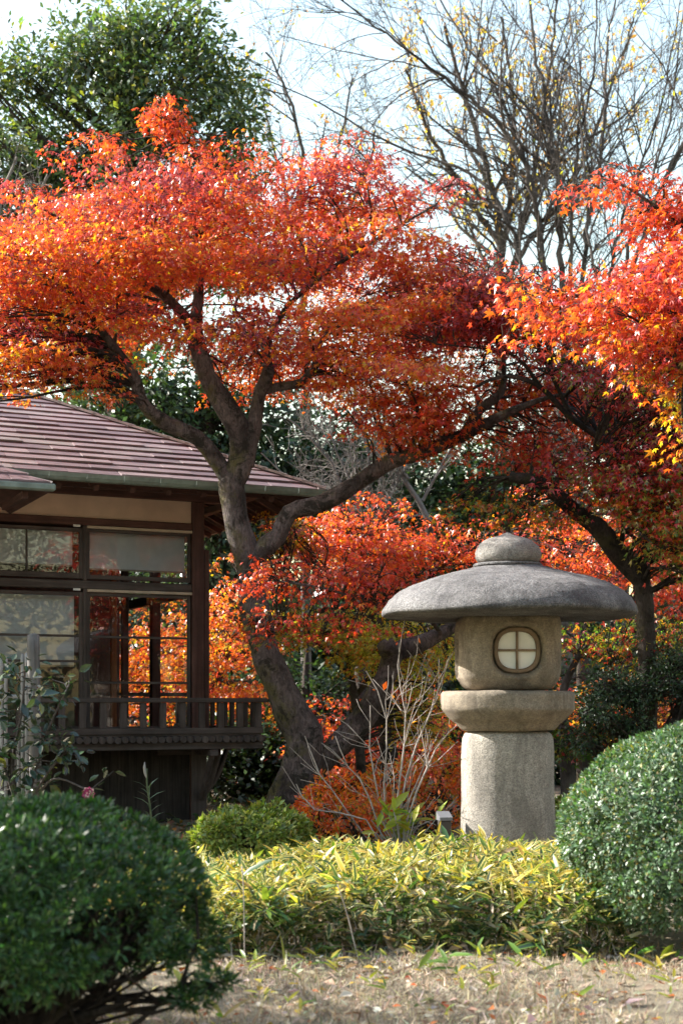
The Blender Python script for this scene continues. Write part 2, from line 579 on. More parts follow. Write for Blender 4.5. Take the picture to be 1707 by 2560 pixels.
# ------------------------------------------------------------------ setting: ground
def build_ground():
    rng = rng_of(1)
    xs = np.unique(np.concatenate([np.linspace(-400, -12, 12), np.linspace(-12, 12, 70), np.linspace(12, 400, 12)]))
    ys = np.unique(np.concatenate([np.linspace(-60, 2, 10), np.linspace(2, 30, 80), np.linspace(30, 700, 14)]))
    X, Y = np.meshgrid(xs, ys)
    Z = 0.025 * np.sin(X * 1.7 + 1) * np.cos(Y * 1.3) + 0.02 * np.sin(X * 3.1 + Y * 2.2)
    Z *= ((np.abs(X) < 14) & (Y < 30))
    v = np.stack([X, Y, Z], -1).reshape(-1, 3)
    ny, nx = X.shape
    i = np.arange(ny - 1)[:, None] * nx + np.arange(nx - 1)[None, :]
    f = np.stack([i, i + 1, i + nx + 1, i + nx], -1).reshape(-1, 4)
    o = link('ground', np_mesh('ground', v, f, smooth=True), M['ground'])
    tag(o, kind='structure')
build_ground()

# ------------------------------------------------------------------ house
TH = R(25)
HX, HYD = -1.78, 17.5
house = empty('house', (HX, HYD, 0), TH, 'low wooden garden house with a reddish tiled hip roof and glazed sliding walls', 'house')
EU, EN = Vector((math.cos(TH), math.sin(TH), 0)), Vector((-math.sin(TH), math.cos(TH), 0))

def hloc(px, py, yl):
    """house-frame x and z of what shows at photo pixel px,py on the upright plane y = yl"""
    k = (px - CX) / F
    # world = H + x*EU + yl*EN ; X = k*Y
    x = (k * (HYD + yl * EN.y) - HX - yl * EN.x) / (EU.x - k * EU.y)
    Yw = HYD + x * EU.y + yl * EN.y
    return x, CAM_Z - (py - HY) / F * Yw

def prism(name, lo, hi, mat, parent, bev=0.0):
    """box between two corners in the parent's frame, with small bevels"""
    x0, y0, z0 = lo; x1, y1, z1 = hi
    import bmesh
    me = bpy.data.meshes.new(name)
    bm = bmesh.new()
    bmesh.ops.create_cube(bm, size=1)
    for v in bm.verts:
        v.co = ((x0 + x1) / 2 + v.co.x * (x1 - x0), (y0 + y1) / 2 + v.co.y * (y1 - y0), (z0 + z1) / 2 + v.co.z * (z1 - z0))
    if bev:
        bmesh.ops.bevel(bm, geom=bm.edges[:], offset=bev, segments=1, affect='EDGES')
    bm.to_mesh(me); bm.free()
    return link(name, me, mat, parent, world_space=False)

def quad_slab(name, corners, thick, mat, parent):
    """slab under four corners (lower-left, lower-right, upper-right, upper-left)"""
    c = [Vector(p) for p in corners]
    n = (c[1] - c[0]).cross(c[3] - c[0]).normalized()
    v = [p for p in c] + [p - n * thick for p in c]
    f = [(0, 1, 2, 3), (7, 6, 5, 4), (0, 4, 5, 1), (1, 5, 6, 2), (2, 6, 7, 3), (3, 7, 4, 0)]
    return link(name, py_mesh(name, v, f), mat, parent, world_space=False)

def build_house():
    rng = random.Random(5)
    OV, PIT, EZ, DEP = 1.2, 0.5, 3.99, 3.4
    half = OV + DEP / 2
    LX = -7.0                                    # left end, far outside the picture
    # ---- roof body
    rz = EZ + half * PIT
    b = 0.05
    v = [(LX, -OV, EZ - b), (OV, -OV, EZ - b), (OV - half, DEP / 2, rz - b), (LX, DEP / 2, rz - b), (OV, DEP + OV, EZ - b), (LX, DEP + OV, EZ - b),
         (LX, -OV, EZ - b - .05), (OV, -OV, EZ - b - .05), (OV - half, DEP / 2, rz - b - .05), (LX, DEP / 2, rz - b - .05), (OV, DEP + OV, EZ - b - .05), (LX, DEP + OV, EZ - b - .05)]
    f = [(0, 1, 2, 3), (1, 4, 2), (3, 2, 4, 5), (9, 8, 7, 6), (8, 10, 7), (11, 10, 8, 9), (0, 6, 7, 1), (1, 7, 10, 4), (4, 10, 11, 5)]
    roof = link('roof', py_mesh('roof', v, f), M['wood_red_y'], house, world_space=False)
    # ---- tiles of the front slope, course by course
    courses = 16
    step = half / courses
    sl = math.hypot(1, PIT)
    def course_tiles(roof_o, ex, ey, ez, x_left, k, step_, tw, last=False):
        d0, d1 = k * step_ - 0.015, (k + 1) * step_ + 0.02
        off = (0.5 if k % 2 else 0.0) * tw
        xr0, xr1 = ex - max(d0, 0), ex - d1
        x = x_left + off
        first = True
        while x < xr0:
            a = x_left if first else x
            bnd = x + tw
            if first and off == 0: bnd = x + tw
            e0 = min(bnd - 0.006, xr0 - 0.01)
            e1 = min(bnd - 0.006, xr1 - 0.01)
            if e1 <= a: e1 = a + 0.004
            if e0 - a > 0.05:
                j = rng.uniform(-0.004, 0.004)
                lift = 0.026 + rng.uniform(-.004, .008)
                quad_slab('tile', [(a, ey + d0 + j, ez + d0 * PIT + lift), (e0, ey + d0 + j, ez + d0 * PIT + lift + rng.uniform(-.004, .004)),
                                   (e1, ey + d1, ez + d1 * PIT + 0.004), (a, ey + d1, ez + d1 * PIT + 0.004)], 0.02, M['tile'], roof_o)
            first = False
            x = bnd
    for k in range(courses):
        course_tiles(roof, OV, -OV, EZ, -4.9, k, step, 0.60)
    # side slope and hip tiles
    for k in range(courses):
        d0, d1 = k * step - 0.015, (k + 1) * step + 0.02
        dz = 0.03
        quad_slab('tile', [(OV - d0, -OV + d0, EZ + d0 * PIT + dz), (OV - d0, DEP + OV - d0, EZ + d0 * PIT + dz),
                           (OV - d1, DEP + OV - d1, EZ + d1 * PIT), (OV - d1, -OV + d1, EZ + d1 * PIT)], 0.02, M['tile'], roof)
        c0 = Vector((OV - d0, -OV + d0, EZ + d0 * PIT + 0.035)); c1 = Vector((OV - d1, -OV + d1, EZ + d1 * PIT + 0.030))
        w = Vector((0.045, 0.045, -0.012))
        vv = [c0 - w, c0 + Vector((0, 0, 0.018)), c0 + w, c1 - w, c1 + Vector((0, 0, 0.012)), c1 + w]
        vv = vv + [p - Vector((0, 0, 0.03)) for p in vv]
        ff = [(0, 1, 4, 3), (1, 2, 5, 4), (6, 9, 10, 7), (7, 10, 11, 8), (0, 6, 7, 1), (1, 7, 8, 2), (3, 4, 10, 9), (4, 5, 11, 10), (0, 3, 9, 6), (2, 8, 11, 5)]
        link('hip_tile', py_mesh('hip_tile', vv, ff), M['tile'], roof, world_space=False)
    # back slope, hidden but closed
    quad_slab('back_slope', [(OV, DEP + OV, EZ + .02), (LX, DEP + OV, EZ + .02), (LX, DEP / 2, rz + .02), (OV - half, DEP / 2, rz + .02)], 0.02, M['tile'], roof)
    prism('ridge_cap', (LX, DEP / 2 - .07, rz - .02), (OV - half, DEP / 2 + .07, rz + .05), M['tile'], roof, .015)
    # ---- gutter: half round channel in joined lengths
    x = OV + 0.02
    while x > -4.8:
        L = 0.42
        vv, ff = [], []
        for xx in (x, x - L + 0.004):
            for q in range(7):
                a = math.pi * q / 6
                vv.append((xx, -OV - 0.055 - 0.062 * math.cos(a), EZ - 0.01 - 0.085 * math.sin(a)))
            for q in range(6, -1, -1):
                a = math.pi * q / 6
                vv.append((xx, -OV - 0.055 - 0.055 * math.cos(a), EZ - 0.01 - 0.078 * math.sin(a)))
        n = 14
        for q in range(n):
            ff.append((q, (q + 1) % n, n + (q + 1) % n, n + q))
        ff += [tuple(range(n - 1, -1, -1)), tuple(range(n, 2 * n))]
        link('gutter_length', py_mesh('gutter_length', vv, ff), M['copper'], roof, world_space=False)
        x -= L
    prism('side_gutter', (OV + .0, -OV, EZ - .095), (OV + .06, DEP + OV, EZ - .012), M['copper'], roof, .01)
    # ---- rafters
    for i in range(16):
        xr = 0.95 - i * 0.42
        c = [(xr - .03, -OV + .04, EZ - .10), (xr + .03, -OV + .04, EZ - .10), (xr + .03, 0.15, EZ - .10 + (OV + .11) * PIT), (xr - .03, 0.15, EZ - .10 + (OV + .11) * PIT)]
        if xr > 0.1:   # right of the corner they run into the hip rafter
            yy = -xr + 0.0
            c[2] = (xr + .03, yy, EZ - .10 + (OV + yy - .04) * PIT); c[3] = (xr - .03, yy, EZ - .10 + (OV + yy - .04) * PIT)
        quad_slab('rafter', c, 0.07, M['wood_red_y'], house)
    for i in range(10):
        yr = -0.9 + i * 0.45
        xe = 0.1 if yr > 0.1 else -yr
        c = [(OV - .04, yr - .03, EZ - .10), (OV - .04, yr + .03, EZ - .10), (xe, yr + .03, EZ - .10 + (OV - xe - .04) * PIT), (xe, yr - .03, EZ - .10 + (OV - xe - .04) * PIT)]
        quad_slab('rafter', c, 0.07, M['wood_red_x'], house)
    hp = [(OV - .10, -OV + .02, EZ - .11), (OV - .02, -OV + .10, EZ - .11), (0.04, 0.12 - .04, EZ - .11 + 1.1 * PIT), (-0.04, 0.0, EZ - .11 + 1.1 * PIT)]
    quad_slab('hip_rafter', hp, 0.12, M['wood_red_x'], house)
    prism('eave_purlin', (LX, -.62, 3.94), (0.62, -.52, 4.04), M['wood_red_x'], house, .008)
    prism('eave_purlin', (.52, -.518, 3.945), (0.618, DEP + .6, 4.035), M['wood_red_y'], house, .008)
    prism('eave_beam', (LX, -.06, 3.93), (0.36, .09, 4.12), M['wood_red_x'], house, .01)
    # ---- posts and wall
    zt = 3.93
    prism('corner_post', (-.075, -.075, 0), (.075, .075, zt), M['wood_red_z'], house, .01)
    prism('post_facing', (.085, -.05, 0.95), (.15, .10, 3.35), M['wood_red_z'], house, .008)
    prism('plaster_wall', (LX, -.02, 3.662), (-.078, .06, 3.929), M['plaster'], house)
    xm, _ = hloc(213, 1600, -0.04)
    xm2, _ = hloc(66, 1400, 0.0)
    # horizontal members: head beam, transom beam, sill
    prism('head_beam', (LX, -.065, 3.572), (-.077, .075, 3.66), M['wood_red_x'], house, .008)
    _, ztr = hloc(350, 1456, -.05)
    prism('transom_beam', (LX, -.06, ztr - .10), (-.077, .07, ztr), M['wood_x'], house, .008)
    prism('sill_beam', (LX, -.065, 0.98), (-.077, .075, 1.12), M['wood_x'], house, .008)
    prism('mullion', (xm - .022, -.055, 1.121), (xm + .022, .065, ztr - .101), M['wood_z'], house, .004)
    prism('mullion', (xm - .022, -.055, ztr + .001), (xm + .022, .065, 3.571), M['wood_z'], house, .004)

    def sash(name, x0, x1, z0, z1, yl, fw=.035, bars_h=(), bars_v=(), blind=None, rail=True, mat='wood_z'):
        """a sliding glazed panel: frame of four members, muntins, glass, and a blind behind"""
        w = prism(name, (x0, yl - .018, z0), (x0 + fw, yl + .018, z1), M[mat], house, .003)
        prism('stile', (x1 - fw, yl - .018, z0), (x1, yl + .018, z1), M[mat], w, .003)
        prism('bottom_rail', (x0 + fw, yl - .016, z0), (x1 - fw, yl + .016, z0 + fw * 1.5), M['wood_x'], w, .003)
        prism('top_rail', (x0 + fw, yl - .016, z1 - fw), (x1 - fw, yl + .016, z1), M['wood_x'], w, .003)
        for z in bars_h:
            prism('muntin', (x0 + fw, yl - .017, z - .014), (x1 - fw, yl + .013, z + .014), M['wood_x'], w, .002)
        for x in bars_v:
            prism('muntin', (x - .010, yl - .0165, z0 + fw), (x + .010, yl + .0125, z1 - fw), M['wood_z'], w, .002)
        prism('pane', (x0 + fw * .6, yl - .003, z0 + fw * .8), (x1 - fw * .6, yl + .003, z1 - fw * .6), M['glass'], w)
        if blind:
            bz0, bx0, bx1 = blind
            bl = prism('blind', (bx0, yl + .11, bz0), (bx1, yl + .118, z1 - .02), M['blind'], w)
            prism('blind_bar', (bx0, yl + .105, bz0 - .02), (bx1, yl + .123, bz0), M['cream_rail'], w)
        return w
    xr = -.09
    # upper right window
    _, za = hloc(350, 1312, -.03)
    _, zb = hloc(350, 1425, .08)
    xb1, _ = hloc(462, 1400, .08)
    sash('window', xm + .024, xr, ztr + .02, 3.535, -.02, .035, blind=(zb, xm + .02, xb1))
    prism('window_track', (xm + .023, -.075, 3.537), (-.079, -.03, 3.569), M['cream_rail'], house, .003)
    prism('window_track', (xm + .023, -.075, ztr - .135), (-.079, -.03, ztr - .102), M['cream_rail'], house, .003)
    # upper left windows
    xl = LX
    sash('window', xm2 - 1.4, xm - .024, ztr + .02, 3.535, -.028, .045, bars_v=(xm2,), blind=(ztr + .19, xm2 - 1.4, xm - .12))
    # white number plates on the left panels
    # lower doors
    _, m1 = hloc(350, 1594, -.03)
    _, m2 = hloc(350, 1707, -.03)
    zd = ztr - .14
    sash('sliding_door', xm + .024, xr, 1.122, zd, -.02, .04, bars_h=(m1, m2))
    _, m3 = hloc(100, 1588, -.03)
    _, bz = hloc(100, 1662, .08)
    sash('sliding_door', xm - 1.45, xm - .024, 1.122, zd, -.03, .045, bars_h=(m3, m3 - .30), blind=(bz, xm - 1.42, xm - .10))
    for py, dx in ((1315, -.12), (1474, -.14)):
        xx, zz = hloc(193, py, -.05)
        t = prism('number_plate', (xx - .05, -.0765, zz - .012), (xx + .035, -.0725, zz + .014), M['tag'], house, .001)
        t.rotation_euler = (0, 0, 0)
    # left wall beyond the picture
    prism('side_wall', (LX, .0, 1.0), (xm - 1.46, .06, 3.57), M['plaster'], house)
    # ---- room: floor, ceiling, back posts and glazed back
    prism('room_floor', (LX, .076, 1.0), (-.03, DEP, 1.06), M['wood_x'], house)
    prism('room_ceiling', (LX, .076, 3.62), (-.03, DEP, 3.67), M['wood_red_x'], house)
    prism('back_wall', (LX, DEP - .05, 1.06), (-.12, DEP + .05, 3.619), M['wood_red_z'], house)
    prism('left_partition', (-4.6, .08, 1.06), (-4.5, DEP - .05, 3.619), M['plaster'], house)
    for xx in (-.06,):
        prism('back_post', (xx - .06, DEP - .06, 1.06), (xx + .06, DEP + .06, 3.619), M['wood_red_z'], house, .006)
    prism('side_post', (-.06, 1.62, 1.06), (.06, 1.74, 3.619), M['wood_red_z'], house, .006)
    prism('side_transom', (-.04, .08, 2.78), (.04, DEP - .07, 2.9), M['wood_red_y'], house)
    prism('side_sill', (-.06, .08, .98), (.06, DEP - .07, 1.12), M['wood_red_y'], house)
    xo, _ = hloc(284, 1650, 1.2)
    prism('inner_post', (xo - .035, 1.165, 1.06), (xo + .035, 1.235, 3.619), M['wood_orange'], house, .006)
    xo, _ = hloc(312, 1650, 1.7)
    prism('inner_post', (xo - .045, 1.7 - .045, 1.06), (xo + .045, 1.745, 3.619), M['wood_red_z'], house, .006)
    prism('side_transom_rail', (xo - 2.0, 1.69, 1.55), (xo + .9, 1.72, 1.60), M['wood_x'], house)
    # ---- boarded base under the floor: every board its own piece
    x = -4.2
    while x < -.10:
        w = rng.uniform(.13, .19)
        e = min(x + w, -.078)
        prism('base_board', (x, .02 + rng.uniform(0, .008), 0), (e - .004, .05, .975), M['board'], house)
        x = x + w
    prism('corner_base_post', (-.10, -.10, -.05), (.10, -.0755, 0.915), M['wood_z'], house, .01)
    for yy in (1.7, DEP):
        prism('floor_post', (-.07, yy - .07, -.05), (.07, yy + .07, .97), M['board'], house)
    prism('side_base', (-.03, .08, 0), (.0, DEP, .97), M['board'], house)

    # ---- balcony: wraps the corner
    B = 0.63
    BX = -2.75
    bal = prism('balcony', (BX, -B, 0.915), (B, -B + .09, 1.0), M['wood_x'], house, .006)       # edge beam
    prism('edge_beam', (B - .09, -B + .091, 0.915), (B, 2.6, 1.0), M['wood_x'], bal, .006)
    prism('deck', (BX, -B + .02, 1.075), (B - .02, -.08, 1.095), M['wood_x'], bal)
    prism('deck', (.16, -.078, 1.075), (B - .02, 2.6, 1.095), M['wood_x'], bal)
    # round poles under the deck
    tb = []
    def pole(c0, c1, r):
        t = Tubes(); t.add([c0, (Vector(c0) + Vector(c1)) / 2, c1], [r, r, r], 10)
        me = t.mesh('floor_pole')
        # close the near end
        n = 10
        import bmesh
        bm = bmesh.new(); bm.from_mesh(me); bm.verts.ensure_lookup_table()
        bm.faces.new([bm.verts[k] for k in range(n - 1, -1, -1)])
        bm.to_mesh(me); bm.free()
        link('floor_pole', me, M['wood_z'], bal, world_space=False)
    x = BX + .05
    while x < B - .03:
        r = rng.uniform(.038, .044)
        pole((x, -B - .05 - rng.uniform(0, .03), 1.036 + rng.uniform(-.004, .004)), (x, -.10, 1.036), r)
        x += .0885
    y = -B + .10
    while y < 2.5:
        pole((B + .05 + rng.uniform(0, .03), y, 1.036), (.18, y, 1.036), .04)
        y += .0885
    rl = 1.525
    rail = prism('railing', (BX, -B - .01, rl - .055), (B + .05, -B + .075, rl), M['wood_x'], house, .006)
    prism('bottom_rail', (BX, -B + .0, 1.097), (B, -B + .065, 1.17), M['wood_x'], rail, .005)
    prism('side_rail', (B - .065, -B + .076, rl - .055), (B + .02, 2.6, rl), M['wood_x'], rail, .006)
    prism('side_bottom_rail', (B - .065, -B + .066, 1.097), (B, 2.6, 1.17), M['wood_x'], rail, .005)
    x = B - .045
    while x > BX:
        prism('baluster', (x - .045, -B + .012, 1.171), (x + .03, -B + .058, rl - .056), M['wood_z'], rail, .003)
        x -= .24
    y = -B + .27
    while y < 2.6:
        prism('baluster', (B - .055, y - .035, 1.171), (B - .012, y + .035, rl - .056), M['wood_z'], rail, .003)
        y += .24
    # carrier beam and brackets at the corner
    prism('carrier_beam', (-.5, -.06, .83), (.30, .04, .913), M['wood_x'], house, .008)
    prism('carrier_beam', (-.05, -B - .02, .832), (.05, -.102, .912), M['wood_x'], house, .008)
    def bracket(p0, p1, p2, r):
        t = Tubes(); t.add(spline([(*p0, r), (*p1, r * 1.05), (*p2, r)], .08)[:, :3], [r] * len(spline([(*p0, r), (*p1, r), (*p2, r)], .08)), 8)
        link('bracket', t.mesh('bracket'), M['wood_z'], house, world_space=False)
    bracket((.08, .0, .30), (.17, .0, .48), (.28, .0, .83), .045)
    bracket((.02, -.10, .30), (.02, -.28, .50), (.02, -.50, .84), .04)
    bracket((.10, .02, .34), (.30, .10, .55), (.48, .2, .92), .035)
    # ---- low roof of the wing on the left
    tx, tz = hloc(128, 1209, -2.25)
    wing = link('wing_roof', py_mesh('wing_roof', [(LX, -2.25, tz - .05), (tx, -2.25, tz - .05), (tx - 1.2, -1.05, tz + .55), (LX, -1.05, tz + .55), (tx, -.3, tz - .05),
                 (LX, -2.25, tz - .08), (tx, -2.25, tz - .08), (tx - 1.2, -1.05, tz + .52), (LX, -1.05, tz + .52), (tx, -.3, tz - .08)],
                [(0, 1, 2, 3), (1, 4, 2), (8, 7, 6, 5), (7, 9, 6), (0, 5, 6, 1), (1, 6, 9, 4)]), M['wood_red_y'], house, world_space=False)
    for k in range(6):
        course_tiles(wing, tx, -2.25, tz, tx - 2.4, k, .2, .5)
        d0, d1 = k * .2 - .015, (k + 1) * .2 + .02
        quad_slab('tile', [(tx - d0, -2.25 + d0, tz + d0 * .5 + .03), (tx - d0, -.3 - d0, tz + d0 * .5 + .03), (tx - d1, -.3 - d1, tz + d1 * .5), (tx - d1, -2.25 + d1, tz + d1 * .5)], .02, M['tile'], wing)
    prism('wing_gutter', (tx - 2.4, -2.35, tz - .085), (tx + .03, -2.2505, tz - .012), M['copper'], wing, .015)
    for i in range(4):
        xx = tx - .25 - i * .5
        prism('wing_rafter', (xx - .03, -2.2, tz - .16), (xx + .03, -1.2, tz - .09), M['wood_red_y'], wing)
build_house()

# ------------------------------------------------------------------ stone lantern
LD = 12.5
def build_lantern():
    rng = rng_of(7)
    c = P(1268 / S, 1750 / S, LD)
    lx = c.x
    k = LD / F
    root = empty('stone_lantern', (lx, LD, 0), 0, 'tall old stone lantern with a wide round cap and a four pane white window', 'lantern')
    def zz(py): return CAM_Z - (py - HY) * k
    def lathe(name, prof, mat, seg=96, sup=2.0, noise_a=0.006, nf=5.0, close=True, parent=root, phase=0.0):
        """prof: (radius px, y px) from the top down; sup > 2 squares the plan"""
        pr = np.array(prof, float)
        # refine
        rows = []
        for a, b in zip(pr[:-1], pr[1:]):
            m = max(1, int(np.hypot(*(b - a)) / 6))
            for i in range(m): rows.append(a + (b - a) * i / m)
        rows.append(pr[-1]); rows = np.array(rows)
        th = np.arange(seg) * 2 * math.pi / seg + 0.01
        sq = (np.abs(np.cos(th)) ** sup + np.abs(np.sin(th)) ** sup) ** (-1.0 / sup)
        rr = rows[:, 0:1] * k * sq[None, :]
        X = rr * np.cos(th); Y = rr * np.sin(th); Z = np.repeat(zz(rows[:, 1:2]), seg, 1)
        d = np.zeros_like(X)
        for q in range(9):
            w = rng.normal(0, nf, 3); p = rng.uniform(0, 6.28)
            d += np.sin(w[0] * X + w[1] * Y + w[2] * Z + p)
        d *= noise_a / 2.2
        fine = rng.normal(0, 1, X.shape)
        d += fine * noise_a * 0.16
        sc = 1 + d / np.maximum(rr, .08)
        v = np.stack([X * sc, Y * sc, Z + d * 0.5], -1).reshape(-1, 3)
        n = len(rows)
        i = np.arange(n - 1)[:, None] * seg; j = np.arange(seg)[None, :]; j2 = (j + 1) % seg
        f = np.stack([i + j, i + seg + j, i + seg + j2, i + j2], -1).reshape(-1, 4).tolist()
        f.append(list(range(seg - 1, -1, -1))[::-1]); f.append(list(range((n - 1) * seg, n * seg))[::-1])
        me = py_mesh(name, v, f, True)
        o = link(name, me, mat, parent, world_space=False)
        return o
    # pillar
    lathe('pillar', [(92, 1826), (100, 1827.5), (108, 1834), (113, 1846), (115, 1880), (116, 1980), (117.5, 2100), (118, 2185)], M['pale_stone'], 80, 2.25, .0035, 4)
    # platform
    lathe('platform', [(120, 1727), (152, 1728), (161, 1730.5), (165, 1736), (166, 1757), (166, 1771), (163, 1777), (145, 1797), (131, 1808), (122, 1818), (116, 1824), (100, 1826)], M['tan_stone'], 96, 2.25, .006, 9)
    # cap
    lathe('cap', [(40, 1416.5), (84, 1418), (100, 1423), (145, 1434), (199, 1447.5), (240, 1462), (274, 1480), (300, 1501), (313, 1518), (317, 1527), (318.5, 1533), (317, 1538), (311, 1541.5), (296, 1543.5), (270, 1545), (200, 1546), (140, 1546), (90, 1546)], M['hat_stone'], 128, 2.0, .009, 6.0)
    lathe('finial_collar', [(70, 1409), (84, 1410), (87, 1413), (86, 1417.5), (60, 1418)], M['hat_stone'], 64, 2.0, .003, 5)
    lathe('finial', [(2, 1329.5), (9, 1333), (22, 1339), (44, 1345), (62, 1353), (76, 1367), (82.5, 1383), (82, 1395), (76, 1406), (66, 1410), (50, 1411)], M['finial_stone'], 72, 2.0, .008, 6)
    # firebox: rounded square block with a window cut in the front and in the left side
    fb = lathe('firebox', [(80, 1541.5), (116, 1542), (122, 1548), (125, 1566), (126, 1600), (126, 1650), (125, 1676), (122, 1696), (112, 1713), (103, 1722), (94, 1726), (60, 1726.5)], M['tan_stone'], 160, 4.2, .004, 5)
    return root, fb, zz, k, lx
lant, firebox, LZ, LK, LX0 = build_lantern()

def build_lantern_window():
    """round-cornered recess carved into the firebox's front and left sides, wooden ring, cross bars, paper panes"""
    rng = rng_of(8)
    me = firebox.data
    n = len(me.vertices)
    co = np.empty(n * 3, np.float32); me.vertices.foreach_get('co', co); co = co.reshape(-1, 3)
    cxw, czw = (1279 - 1268) * LK, LZ(1629)
    hw, hh = 58 * LK, 57 * LK
    def carve(ax, sgn, cu):
        u = co[:, 1 - ax] if ax == 1 else co[:, 1]
        if ax == 1: u = co[:, 0]
        d = ((np.abs((u - cu) / hw)) ** 2.6 + (np.abs((co[:, 2] - czw) / hh)) ** 2.6) ** (1 / 2.6)
        front = sgn * co[:, ax] > 0.25
        # raised lip then recess
        a = np.clip((1.10 - d) / 0.12, 0, 1)
        a = a * a * (3 - 2 * a)
        lip = np.exp(-((d - 1.2) / 0.07) ** 2) * 0.010
        co[front, ax] -= sgn * (a[front] * 0.125 - lip[front])
    carve(1, -1, cxw)
    carve(0, -1, 0.0)
    me.vertices.foreach_set('co', co.ravel()); me.update()
    yf = -126 * LK + .062
    def ring(name, a0, a1, y0, y1, mat, e=2.6, parent=lant):
        seg = 56
        v, f = [], []
        for r, yy in ((a1, y0 + .004), (a1 - .006, y0), (a0 + .006, y0), (a0, y0 + .006), (a0, y1), (a1, y1)):
            for i in range(seg):
                t = 2 * math.pi * i / seg
                q = (abs(math.cos(t)) ** e + abs(math.sin(t)) ** e) ** (-1 / e)
                v.append((cxw + r * q * math.cos(t), yy, czw + r * q * math.sin(t) * hh / hw))
        for j in range(6):
            for i in range(seg):
                a, b = j * seg + i, j * seg + (i + 1) % seg
                c, d = ((j + 1) % 6) * seg + (i + 1) % seg, ((j + 1) % 6) * seg + i
                f.append((a, b, c, d))
        return link(name, py_mesh(name, v, f, False), mat, parent, world_space=False)
    w = ring('window_frame', 46.5 * LK, 56 * LK, yf, yf + .05, M['frame_wood'])
    r = 46 * LK
    prism('vertical_bar', (cxw - .009, yf + .006, czw - r), (cxw + .009, yf + .046, czw + r), M['frame_wood'], w, .002)
    prism('horizontal_bar', (cxw - r, yf + .008, czw - .0085), (cxw - .0095, yf + .044, czw + .0085), M['frame_wood'], w, .002)
    prism('horizontal_bar', (cxw + .0095, yf + .008, czw - .0085), (cxw + r, yf + .044, czw + .0085), M['frame_wood'], w, .002)
    # four quarter panes
    for sx in (-1, 1):
        for sz in (-1, 1):
            pts = [(cxw + sx * .0095, yf + .040, czw + sz * .009)]
            for i in range(11):
                t = math.pi / 2 * i / 10
                e = 2.6
                q = (abs(math.cos(t)) ** e + abs(math.sin(t)) ** e) ** (-1 / e)
                pts.append((cxw + sx * max(.0095, r * q * math.cos(t)), yf + .040, czw + sz * max(.009, r * q * math.sin(t) * hh / hw)))
            vv = pts + [(p[0], p[1] + .004, p[2]) for p in pts]
            m = len(pts)
            ff = [tuple(range(m)), tuple(range(2 * m - 1, m - 1, -1))] + [(i, (i + 1) % m, m + (i + 1) % m, m + i) for i in range(m)]
            link('paper_pane', py_mesh('paper_pane', vv, ff), M['paper'], w, world_space=False)
build_lantern_window()

# ------------------------------------------------------------------ maples
def poly_inside(poly, x, y):
    ins = np.zeros(len(x), bool)
    n = len(poly)
    for i in range(n):
        x0, y0 = poly[i]; x1, y1 = poly[(i + 1) % n]
        c = ((y0 > y) != (y1 > y)) & (x < (x1 - x0) * (y - y0) / (y1 - y0 + 1e-12) + x0)
        ins ^= c
    return ins

def poly_dist(poly, x, y, closed=True):
    best = np.full(len(x), 1e9)
    n = len(poly)
    for i in range(n if closed else n - 1):
        x0, y0 = poly[i][:2]; x1, y1 = poly[(i + 1) % n][:2]
        dx, dy = x1 - x0, y1 - y0
        t = np.clip(((x - x0) * dx + (y - y0) * dy) / (dx * dx + dy * dy + 1e-9), 0, 1)
        best = np.minimum(best, np.hypot(x - x0 - t * dx, y - y0 - t * dy))
    return best

def make_pads(rng, poly, d0, thick, rad, n, clear=()):
    """flat leafy layers spread through a crown whose outline is poly (display px at depth d0)"""
    p = np.array(poly, float)
    lo, hi = p.min(0), p.max(0)
    m = n * 60
    x = rng.uniform(lo[0], hi[0], m); y = rng.uniform(lo[1], hi[1], m)
    ok = poly_inside(poly, x, y)
    x, y = x[ok], y[ok]
    de = poly_dist(poly, x, y) * S * d0 / F
    mpp = S * d0 / F
    half = thick * np.sqrt(np.clip(de / (rad * 2.2), 0.04, 1))
    dz = rng.uniform(-1, 1, len(x)) * half
    for line, dl, marg in clear:
        dd = poly_dist(line, x, y, False) * mpp
        hit = dd < marg
        dz = np.where(hit, np.maximum(dz, dl - d0 + rad * 0.9 + rng.uniform(0, .6, len(x))), dz)
    pts = np.stack([x * mpp, y * mpp * 1.7, dz * 0.8], -1)
    chosen = []
    for i in range(len(x)):                       # dart throwing, a little looser each try
        if len(chosen) >= n: break
        if all(np.sum((pts[i] - pts[j]) ** 2) > (rad * 0.62) ** 2 for j in chosen):
            chosen.append(i)
    out = []
    for i in chosen:
        d = d0 + dz[i]
        r = min(rad * rng.uniform(.75, 1.2), max(de[i] * 1.15, rad * .34))
        out.append((np.array(P(x[i], y[i], d)), r, de[i]))
    return out

